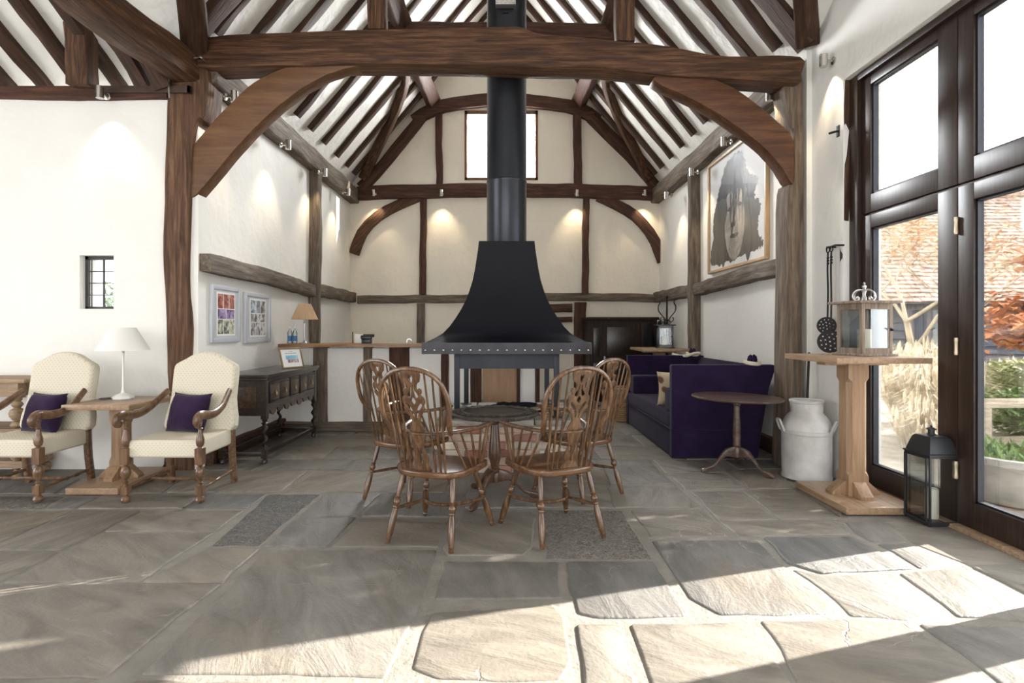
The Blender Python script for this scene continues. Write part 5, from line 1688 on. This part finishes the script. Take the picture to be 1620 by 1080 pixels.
MB().tube(cr([(-.08, -.025, .03), (-.10, -.025, .012), (-.09, -.025, -.002)], 4), .005, 6).tube(cr([(-.08, .035, .03), (-.10, .035, .012), (-.09, .035, -.002)], 4), .005, 6).build('prong', M['dark_iron'], t)
# casement stay on the upper jamb
t = empty('window_stay', (2.95, 4.93, 3.08), label='small black iron stay on the plaster beside the upper window', cat='stay')
MB().tube(cr([(0, 0, 0), (-.04, -.02, -.01), (-.10, -.03, -.03)], 4), .010, 6).build('arm', M['dark_iron'], t)
rbox('plate', M['dark_iron'], -.008, 0, -.02, .02, -.05, .05, t, .002)

# ---- large framed portrait
py0, py1, pz0, pz1 = 6.10, 7.86, 2.10, 3.62
t = empty('portrait_picture', (XR, (py0 + py1) / 2, (pz0 + pz1) / 2), label='large oak-framed ink portrait of a face under dark falling hair', cat='picture')
w, h = (py1 - py0) / 2, (pz1 - pz0) / 2
b = .035
for bx in ((-w, -w + b, -h, h), (w - b, w, -h, h), (-w + b, w - b, -h, -h + b), (-w + b, w - b, h - b, h)):
    rbox('frame_bar', M['frame_oak'], -.05, -.004, bx[0], bx[1], bx[2], bx[3], t, .003)
MB().box(-.022, -.004, -w + b, w - b, -h + b, h - b).build('paper', M['paper'], t)
# image plane: face, hair mass, strands (flat print). local: +Y is away from the viewer (left in the picture)
def ink(name, c0, c1, sc=(6, 1.2), thr=(.35, .65)):
    m, nt, p, N, Lk = new_mat(name)
    vec = coords(nt, (1, sc[0], sc[1]), False)
    n = noise_n(nt, vec, 2.2, 7, 1.0, .65)
    r = ramp(nt, [(thr[0], c0), (thr[1], c1)])
    Lk(n.outputs[0], r.inputs[0]); Lk(r.outputs[0], p.inputs['Base Color'])
    p.inputs['Roughness'].default_value = .35
    return m
hair = ink('ink_hair', (.012, .013, .019), (.085, .09, .115), (12, 1.0), (.40, .66))
wash = ink('ink_wash', (.030, .026, .022), (.115, .095, .08), (5, 1.5), (.35, .68))
skin = ink('ink_skin', (.26, .23, .20), (.55, .50, .45), (3, 3))
dark = ink('ink_dark', (.03, .028, .028), (.09, .085, .085), (8, 1.0))
def flat(name, pts, x, mat, n=4, rough=.0):
    r = random.Random(len(name) * 7 + int(x * 1e5))
    lp = [(p.x + r.uniform(-rough, rough), p.y + r.uniform(-rough, rough)) for p in cr([(a, c, 0) for a, c in pts], n, True)]
    me = plate_mesh(name, [lp], .0006, 0, Matrix.Translation((x, 0, 0)) @ M_YZ)
    return link(name, me, mat, t)
W2, H2 = w - b - .05, h - b - .05
# dark block with torn edges, rising to a peak
flat('hair_mass', [(W2 * .98, -H2 * .95), (W2 * .93, -.30), (W2 * .86, .05), (W2 * .66, .30), (W2 * .42, .58), (W2 * .16, H2 * .96), (-W2 * .08, H2 * .98), (-W2 * .28, .60), (-W2 * .50, .32), (-W2 * .80, .18), (-W2 * .70, .02), (-W2 * .88, -.12), (-W2 * .78, -.38), (-W2 * .94, -.55), (-W2 * .80, -H2 * .92), (0, -H2 * .97)], -.0228, wash, 12, .028)
flat('hair_crown', [(W2 * .74, .10), (W2 * .60, .32), (W2 * .38, .58), (W2 * .14, H2 * .95), (-W2 * .08, H2 * .97), (-W2 * .27, .58), (-W2 * .48, .30), (-W2 * .70, .16), (-W2 * .55, -.0), (-W2 * .1, .10), (W2 * .3, .02)], -.0236, hair, 12, .020)
flat('face', [(W2 * .34, .18), (W2 * .42, -.05), (W2 * .40, -.30), (W2 * .26, -.56), (W2 * .06, -.66), (-W2 * .16, -.60), (-W2 * .32, -.38), (-W2 * .36, -.10), (-W2 * .26, .16), (0, .22)], -.0244, skin, 5, .004)
flat('mouth', [(W2 * .20, -.36), (W2 * .10, -.325), (W2 * .02, -.335), (-W2 * .06, -.325), (-W2 * .14, -.35), (-W2 * .02, -.385)], -.0252, dark)
flat('nose_shadow', [(W2 * .16, -.22), (W2 * .10, -.17), (W2 * .04, -.20), (-W2 * .04, -.19), (W2 * .0, -.235), (W2 * .10, -.24)], -.0252, wash)
flat('eye_shadow', [(W2 * .30, .0), (W2 * .20, .03), (W2 * .12, .0), (W2 * .20, -.025)], -.0252, dark)
flat('eye_shadow', [(-W2 * .10, .01), (-W2 * .18, .035), (-W2 * .27, .0), (-W2 * .18, -.02)], -.0252, dark)
r5 = random.Random(5)
for k in range(26):
    y0 = W2 * r5.uniform(-.30, .42); z0 = r5.uniform(.25, .55)
    y1 = y0 + r5.uniform(-.12, .30) ; z1 = r5.uniform(-.45, .02)
    wd = r5.uniform(.004, .016)
    mid = ((y0 + y1) / 2 + r5.uniform(-.05, .05), (z0 + z1) / 2)
    y1 = max(-W2 * .85, min(W2 * .85, y1))
    flat('hair_strand', [(y0 - wd, z0), (mid[0] - wd, mid[1]), (y1, z1), (mid[0] + wd, mid[1]), (y0 + wd, z0)], -.0258 - k * .00003, hair if k % 3 else wash, 4)
for s_ in (1, -1):
    flat('hair_side', [(s_ * W2 * .42, .20), (s_ * W2 * .52, -.10), (s_ * W2 * .60, -.45), (s_ * W2 * .48, -.72), (s_ * W2 * .38, -.55), (s_ * W2 * .42, -.25), (s_ * W2 * .30, .05)], -.0262 - .0002 * s_, dark if s_ < 0 else wash, 6, .006)
MB().box(-.031, -.029, -w + b, w - b, -h + b, h - b).build('pane', glass('picture_glass', (.99, .99, .99), .16), t, smooth=False)

# ---- armoire on the end wall
t = empty('armoire', (2.03, 9.98, .003), label='dark panelled oak armoire in the far right corner', cat='armoire')
A_ = M['armoire']
aw, ad, ah = .58, .40, 1.53
rbox('carcase', A_, -aw, aw, -ad, ad, .06, ah - .05, t, .006)
rbox('cornice', A_, -aw - .03, aw + .03, -ad - .035, ad, ah - .05, ah, t, .01)
rbox('plinth', A_, -aw - .01, aw + .01, -ad - .012, ad, 0, .08, t, .006)
for (x0, x1, hn) in ((-.36, .28, True), (.30, .56, False)):
    d = rbox('door', A_, x0, x1, -ad - .018, -ad, .12, ah - .10, t, .004)
    for z0, z1 in ((.18, .72), (.86, 1.36)):
        rbox('panel', M['black_oak'], x0 + .07, x1 - .07, -ad - .024, -ad - .017, z0, z1, d, .01)
        m = MB()
        for q in ((x0 + .055, x0 + .07, z0 - .015, z1 + .015), (x1 - .07, x1 - .055, z0 - .015, z1 + .015), (x0 + .055, x1 - .055, z0 - .015, z0), (x0 + .055, x1 - .055, z1, z1 + .015)):
            m.box(q[0], q[1], -ad - .028, -ad - .017, q[2], q[3])
        m.build('moulding', A_, d)
    if hn:
        MB().lathe([(.016, 0), (.014, .012), (.02, .022), (.008, .03)], 10, (x0 + .10, -ad - .018, .83), (x0 + .10, -ad - 1.018, .83)).build('knob', A_, d)
        MB().prism([(-.02, 0), (0, -.035), (.02, 0), (0, .035)], -.002, .002, Matrix.Translation((x0 + .03, -ad - .02, .83)) @ M_XZ).build('escutcheon', M['silver'], d)
rbox('side_panel', M['black_oak'], -.52, -.42, -ad - .008, -ad, .86, 1.34, t, .008)
rbox('side_panel', M['black_oak'], -.52, -.42, -ad - .008, -ad, .18, .74, t, .008)

# ---- coat stand with coats
t = empty('coat_stand', (2.69, 9.28, .003), label='black wrought iron coat stand with curled hooks in the far corner', cat='coat stand')
I = M['dark_iron']
MB().lathe([(.016, .05), (.014, 1.2), (.014, 1.83), (.022, 1.84), (.012, 1.87), (.0, 1.89)], 10).build('pole', I, t)
for k in range(6):
    q = Matrix.Rotation(R(k * 60 + 15), 4, 'Z')
    MB().tube(cr([q @ V(x, 0, z) for x, z in ((.015, 1.46), (.08, 1.54), (.15, 1.62), (.16, 1.70), (.13, 1.76), (.14, 1.80))], 4), .008, 6).build('hook', I, t)
    MB().tube(cr([q @ V(x, 0, z) for x, z in ((.015, 1.48), (.06, 1.44), (.11, 1.46), (.12, 1.50), (.10, 1.52))], 4), .007, 6).build('hook', I, t)
for k in range(3):
    q = Matrix.Rotation(R(k * 120), 4, 'Z')
    MB().tube(cr([q @ V(x, 0, z) for x, z in ((.01, .22), (.05, .15), (.10, .04), (.125, .008))], 4), .011, 6).build('foot', I, t)
def coat(loc, s, label):
    t = empty('coat', loc, label=label, cat='coat', group='coats hanging by the armoire')
    v, f = [], []
    n, mz = 20, 9
    for j in range(mz + 1):
        z = -j / mz * .52 * s
        k = min(1, .25 + j / mz * 1.6)
        for i in range(n):
            a = 2 * PI * i / n
            fold = 1 + .14 * math.sin(a * 5 + j * .3)
            v.append(V(.085 * k * fold * math.cos(a), .06 * k * fold * math.sin(a), z))
    for j in range(mz):
        for i in range(n): f.append((j * n + i, j * n + (i + 1) % n, (j + 1) * n + (i + 1) % n, (j + 1) * n + i))
    f += [tuple(range(n)), tuple(range(mz * n + n - 1, mz * n - 1, -1))]
    m = MB(); m.add(v, f)
    m.build('cloth', M['black_cloth'], t)
    MB().tube(cr([(0, 0, 0), (0, .01, .03), (.015, .03, .04), (.0, .05, .03)], 4), .005, 6).build('hanger_hook', I, t)
coat((2.43, 9.44, 1.42), 1, 'black coat hanging in front of the armoire, left one')
coat((2.60, 9.40, 1.46), 1.08, 'black coat hanging in front of the armoire, right one next to the lantern')
# ================================================================== OUTSIDE
tag(MB().box(3.2, 40, -14, 40, -.3, -.05).build('ground', plain('garden_gravel', (.36, .33, .29), .95, 0, (40, 1, .02), .3)), 'pale gravel garden ground outside the glazed doors', 'ground', None, 'structure')
tag(MB().box(-40, 3.2, 10.9, 40, -.3, -.05).build('lawn', plain('lawn', (.12, .17, .06), .95, 0, (30, 1, .03), .3)), 'lawn behind the hall', 'lawn', None, 'structure')

# ---- long low barn with tiled roof and black weatherboards
BY, BX0, BX1, BE, BR = 13.0, 5.2, 22.0, 1.95, 5.1
t = empty('barn', ((BX0 + BX1) / 2, BY, -.05), label='long low barn with brown tiled roof and black weatherboarding across the garden', cat='barn')
bb = wood('black_weatherboard', (.03, .032, .042), (.05, .054, .07), (.085, .09, .105), axis='X', scale=2, stretch=9, rough=.6, bmp=.3)
cxb = (BX0 + BX1) / 2
def wpart(mb, name, mat, **k):
    o = mb.build(name, mat, t, **k)
    o.matrix_parent_inverse = Matrix.Translation((-cxb, -BY, .05))
    return o
wpart(MB().box(BX0, BX1, BY + .05, BY + 5, -.05, BE + .1), 'wall', bb)
nb = 11
for k in range(nb):
    z = k * .185
    for x0, x1 in ((BX0, 9.35), (11.1, BX1)):
        mb = MB()
        mb.add([V(x0, BY + .05, z + .20), V(x1, BY + .05, z + .20), V(x1, BY - .015, z), V(x0, BY - .015, z), V(x0, BY + .05, z), V(x1, BY + .05, z)], [(0, 1, 2, 3), (3, 2, 5, 4), (0, 3, 4), (1, 5, 2)])
        wpart(mb, 'weatherboard', bb, smooth=False)
dm = wood('blue_black_door', (.030, .034, .045), (.045, .050, .064), (.07, .075, .09), axis='Z', scale=3, stretch=12, rough=.5)
for k in range(9):
    x = 9.37 + k * .19
    wpart(MB().box(x, x + .182, BY - .02, BY + .04, 0, 1.93), 'door_board', dm, bevel=.006)
wpart(MB().box(10.32, 10.62, BY - .03, BY - .021, 1.42, 1.72), 'notice', M['paper'])
wg = plain('dark_pane', (.06, .07, .09), .12)
wpart(MB().box(7.0, 8.3, BY - .03, BY + .06, .75, 1.65), 'window', wg)
wpart(MB().box(6.95, 8.35, BY - .05, BY + .02, .69, .75).box(6.95, 8.35, BY - .05, BY + .02, 1.65, 1.71).box(6.95, 7.0, BY - .05, BY + .02, .75, 1.65).box(8.3, 8.35, BY - .05, BY + .02, .75, 1.65).box(7.62, 7.68, BY - .05, BY + .02, .75, 1.65), 'window_frame', bb)
tm, nt, p, N, Lk = new_mat('clay_roof_tile')
vec = coords(nt, (2.0, 1, 1), False)
n_ = noise_n(nt, vec, 5, 6, .2, .7)
r_ = ramp(nt, [(.30, (.12, .075, .055)), (.5, (.31, .22, .17)), (.72, (.56, .45, .37))])
Lk(n_.outputs[0], r_.inputs[0]); Lk(r_.outputs[0], p.inputs['Base Color']); p.inputs['Roughness'].default_value = .9
run = 3.1
nc = 30
y0, z0 = BY - .35, BE - .02
for k in range(nc):       # tile courses, lapped, uneven along their edge
    u0, u1 = k / nc, (k + 1.35) / nc
    ya, za = y0 + run * u0, z0 + (BR - z0) * u0 + .045
    yb, zb_ = y0 + run * u1, z0 + (BR - z0) * u1 + .005
    mb = MB()
    x = 6.0
    while x < 19:
        wv = rnd.uniform(-.012, .012)
        x2 = x + .165
        mb.add([V(x, ya, za + wv), V(x2 - .008, ya, za + wv), V(x2 - .008, yb, zb_ + wv * .3), V(x, yb, zb_ + wv * .3), V(x, ya, za - .02 + wv), V(x2 - .008, ya, za - .02 + wv)], [(0, 1, 2, 3), (4, 5, 1, 0), (0, 3, 4), (1, 5, 2)])
        x = x2
    tag(wpart(mb, 'tile_course', tm, smooth=False), kind='stuff')
mb = MB()
mb.add([V(BX0, y0, z0 - .03), V(BX1, y0, z0 - .03), V(BX1, y0 + run, BR - .03), V(BX0, y0 + run, BR - .03), V(BX1, y0 + 2 * run, z0), V(BX0, y0 + 2 * run, z0)], [(0, 1, 2, 3), (3, 2, 4, 5)])
wpart(mb, 'roof_deck', bb, smooth=False)
wpart(MB().tube([(BX0, y0 + run, BR + .03), (BX1, y0 + run, BR + .03)], .11, 8), 'ridge_tile', tm)

# ---- trees: recursive twigs plus real leaves
def tree(name, base, h, spread, label, leafmat, nleaf, barkmat, seed, trunk_r=.09, leaf=.07, zlow=.4, depth=5, lean=(0, 0), bias=None, split=3):
    r = random.Random(seed)
    t = empty(name, base, label=label, cat='tree')
    wood_, twigs = MB(), MB()
    tips = []
    def grow(p, d, L, rad, k):
        pts = [p]
        q = p
        dd = d.copy()
        for _ in range(3):
            dd = (dd + V(r.uniform(-.25, .25), r.uniform(-.25, .25), r.uniform(-.1, .16))).normalized()
            q = q + dd * (L / 3)
            pts.append(q)
        (wood_ if k < 2 else twigs).tube(pts, [rad, rad * .9, rad * .8, rad * .68], 7 if k < 2 else 4, cap=False)
        if k >= depth - 2: tips.extend(pts[1:])
        if k < depth:
            for _ in range(split if k else 4):
                a = r.uniform(0, 2 * PI)
                s = V(math.cos(a), math.sin(a), r.uniform(-.15, .75)) * spread
                nd = (dd * .7 + s).normalized()
                grow(q if r.random() < .6 else pts[2], nd, L * r.uniform(.58, .8), rad * .48, k + 1)
    grow(V(0, 0, 0), V(lean[0], lean[1], 1).normalized(), h * .42, trunk_r, 0)
    wood_.build('trunk', barkmat, t)
    twigs.build('twigs', barkmat, t)['kind'] = 'stuff'
    lv = MB()
    for _ in range(nleaf):
        c = r.choice(tips) + V(r.gauss(0, .10), r.gauss(0, .10), r.gauss(0, .08))
        a, b_ = r.uniform(0, 2 * PI), r.uniform(-.6, .6)
        m = Matrix.Translation(c) @ Matrix.Rotation(a, 4, 'Z') @ Matrix.Rotation(b_, 4, 'X')
        s = leaf * r.uniform(.6, 1.2)
        lv.add([m @ V(0, -s, 0), m @ V(s * .5, 0, s * .15), m @ V(0, s, -.1 * s), m @ V(-s * .5, 0, s * .15)], [(0, 1, 2, 3)])
    if nleaf:
        o = lv.build('leaves', leafmat, t, smooth=False)
        o['kind'] = 'stuff'
    return t
def leafmat(name, a, b):
    m, nt, p, N, Lk = new_mat(name)
    n = noise_n(nt, coords(nt, rand=False), 6, 3)
    r = ramp(nt, [(.35, a), (.65, b)])
    Lk(n.outputs[0], r.inputs[0]); Lk(r.outputs[0], p.inputs['Base Color'])
    p.inputs['Roughness'].default_value = .6
    p.inputs['Subsurface Weight'].default_value = 0
    return m
orange = leafmat('orange_leaf', (.36, .12, .04), (.60, .27, .11))
rusty = leafmat('rust_leaf', (.36, .19, .09), (.60, .40, .23))
green = leafmat('green_leaf', (.08, .15, .04), (.22, .32, .10))
yellowgreen = leafmat('variegated_leaf', (.16, .21, .08), (.44, .47, .24))
bark = plain('pale_bark', (.34, .29, .22), .9, 0, (20, .8, .01), .25)
bark2 = plain('grey_bark', (.24, .18, .13), .9, 0, (20, .8, .01), .25)
tree('bare_tree', (6.85, 9.3, -.05), 3.6, .95, 'bare pale-barked tree with a few rust leaves seen through the first glazed door', rusty, 1500, bark, 11, .065, .055, depth=6, split=3)
tree('maple_tree', (7.95, 7.65, -.05), 2.9, .95, 'orange-leaved maple seen at the right edge through the second glazed door', orange, 9000, bark2, 4, .09, .085, depth=5)

# ---- shrubs
def yew(base, rx, h, n, label, seed):
    r = random.Random(seed)
    t = empty('added_shade_yew', base, label=label, cat='tree')
    MB().tube([V(0, 0, 0), V(.02, 0, h * .5), V(0, .01, h * .95)], [.05, .035, .01], 7).build('trunk', bark2, t)
    lv = MB()
    for _ in range(n):
        z = r.random() ** .8
        k = rx * min(1, 1.9 * (1 - z) ** .5, .55 + z * 4) * r.random() ** .4
        a = r.uniform(0, 2 * PI)
        c = V(k * math.cos(a), k * math.sin(a), .05 + z * h)
        m = Matrix.Translation(c) @ Matrix.Rotation(r.uniform(0, 6.3), 4, 'Z') @ Matrix.Rotation(r.uniform(.3, 1.4), 4, 'X')
        s = .07 * r.uniform(.6, 1.3)
        lv.add([m @ V(0, -s, 0), m @ V(s * .4, 0, s * .2), m @ V(0, s, 0), m @ V(-s * .4, 0, s * .2)], [(0, 1, 2, 3)])
    lv.build('leaves', green, t, smooth=False)['kind'] = 'stuff'
yew((6.05, 5.20, -.05), .42, 4.72, 6500, 'slim columnar yew out of view, added to block sun from the first glazed door', 9)  # unseen tree added to keep direct sun off the floor inside the door
def shrub(base, rx, rz, n, mat, label, seed, leaf=.05):
    r = random.Random(seed)
    t = empty('shrub', base, label=label, cat='shrub')
    st, lv = MB(), MB()
    for _ in range(14):
        a = r.uniform(0, 2 * PI); q = V(math.cos(a) * rx * .7 * r.random(), math.sin(a) * rx * .7 * r.random(), rz * r.uniform(.6, 1.2))
        st.tube([V(0, 0, 0), q * .5 + V(0, 0, .05), q], [.012, .008, .004], 4, cap=False)
    for _ in range(n):
        d = V(r.gauss(0, 1), r.gauss(0, 1), r.gauss(0, 1)).normalized() * (r.random() ** .33)
        c = V(d.x * rx, d.y * rx, rz * .75 + d.z * rz * .75)
        m = Matrix.Translation(c) @ Matrix.Rotation(r.uniform(0, 6.3), 4, 'Z') @ Matrix.Rotation(r.uniform(-.8, .8), 4, 'X')
        s = leaf * r.uniform(.6, 1.3)
        lv.add([m @ V(0, -s, 0), m @ V(s * .45, 0, s * .2), m @ V(0, s, 0), m @ V(-s * .45, 0, s * .2)], [(0, 1, 2, 3)])
    st.build('stems', bark2, t)
    lv.build('leaves', mat, t, smooth=False)['kind'] = 'stuff'
shrub((8.0, 8.6, -.05), .75, .62, 3500, yellowgreen, 'rounded pale green shrub behind the wooden bench', 3, .06)
shrub((6.7, 7.1, -.05), .6, .42, 2600, green, 'low dark green shrub under the wooden bench', 5)
shrub((-6.5, 8.9, -.05), 1.0, 1.42, 4000, green, 'dark shrub outside the small leaded window', 8, .07)

# ---- feathery pale grasses
straw = leafmat('straw_grass', (.34, .28, .19), (.66, .58, .45))
def grass(base, h, rr, n, label, seed):
    r = random.Random(seed)
    t = empty('ornamental_grass', base, label=label, cat='grass')
    m = MB()
    for _ in range(n):
        a = r.uniform(0, 2 * PI); o = r.random() * rr * .4
        p0 = V(math.cos(a) * o, math.sin(a) * o, 0)
        dr = V(math.cos(a), math.sin(a), 0) * rr * r.uniform(.3, 1.3)
        hh = h * r.uniform(.6, 1.1)
        pts = [p0, p0 + dr * .25 + V(0, 0, hh * .5), p0 + dr * .6 + V(0, 0, hh * .9), p0 + dr + V(0, 0, hh * .85)]
        w = V(-math.sin(a), math.cos(a), 0) * .005
        for i in range(3):
            q = [pts[i] - w, pts[i] + w, pts[i + 1] + w * .6, pts[i + 1] - w * .6]
            m.add(q, [(0, 1, 2, 3)])
        if r.random() < .2:
            c = pts[2]
            m.lathe([(0, -.10), (.014, -.04), (.016, .03), (0, .10)], 4, c)
    m.build('blades', straw, t, smooth=False)['kind'] = 'stuff'
grass((4.75, 6.35, -.05), 1.0, .55, 520, 'pale feathery grass clump close to the first door, behind the floor lantern', 1)
grass((5.35, 7.15, -.05), 1.15, .6, 480, 'tall pale grass clump below the bare tree', 2)
grass((4.35, 5.75, -.05), .6, .3, 300, 'short pale grass clump at the edge of the first door', 3)
grass((5.9, 8.1, -.05), 1.2, .6, 380, 'farthest pale grass clump in front of the barn', 4)
grass((9.0, 10.2, -.05), .8, .7, 300, 'brownish grass clump by the barn door', 6)

# ---- garden bench and stone planter
t = empty('garden_bench', (5.75, 6.02, -.05), R(4), label='weathered wooden garden bench outside the second door', cat='bench')
bw_ = wood('grey_bench_wood', (.26, .22, .17), (.38, .33, .26), (.50, .45, .37), axis='X', scale=3, stretch=10, rough=.8)
for k in range(3): rbox('slat', bw_, -.85, .85, -.22 + k * .15, -.09 + k * .15, .56, .605, t, .006)
for x in (-.78, .78):
    for y in (-.17, .17): rbox('leg', bw_, x - .045, x + .045, y - .045, y + .045, 0, .56, t, .006)
    rbox('cross_rail', bw_, x - .03, x + .03, -.2, .2, .46, .56, t, .006)
rbox('long_rail', bw_, -.78, .78, -.03, .03, .16, .22, t, .006)
t = empty('planter', (4.06, 4.42, -.05), label='round stone planter with green plants just outside the second door', cat='planter')
pm = plain('weathered_stone', (.40, .39, .37), .85, 0, (24, .8, .01), .25)
MB().lathe([(.20, 0), (.26, .02), (.30, .12), (.36, .26), (.39, .33), (.42, .34), (.42, .39), (.38, .395), (.37, .35), (.0, .34)], 32).build('bowl', pm, t)
m = MB()
r6 = random.Random(6)
for _ in range(260):
    a = r6.uniform(0, 6.3); o = r6.random() ** .5 * .33
    p0 = V(math.cos(a) * o, math.sin(a) * o, .345)
    d = V(r6.uniform(-.1, .1), r6.uniform(-.1, .1), r6.uniform(.06, .16))
    w = V(r6.uniform(-1, 1), r6.uniform(-1, 1), 0).normalized() * .014
    m.add([p0 - w * .4, p0 + w * .4, p0 + d * .6 + w, p0 + d, p0 + d * .6 - w], [(0, 1, 2, 3, 4)])
m.build('plants', green, t, smooth=False)['kind'] = 'stuff'
for s_ in (-1, 1):
    MB().tube([V(s_ * .41 + .0, 0, .36) + V(0, .07 * math.cos(a), .07 * math.sin(a)) for a in [PI * k / 10 for k in range(11)]], .012, 6).build('handle', pm, t)
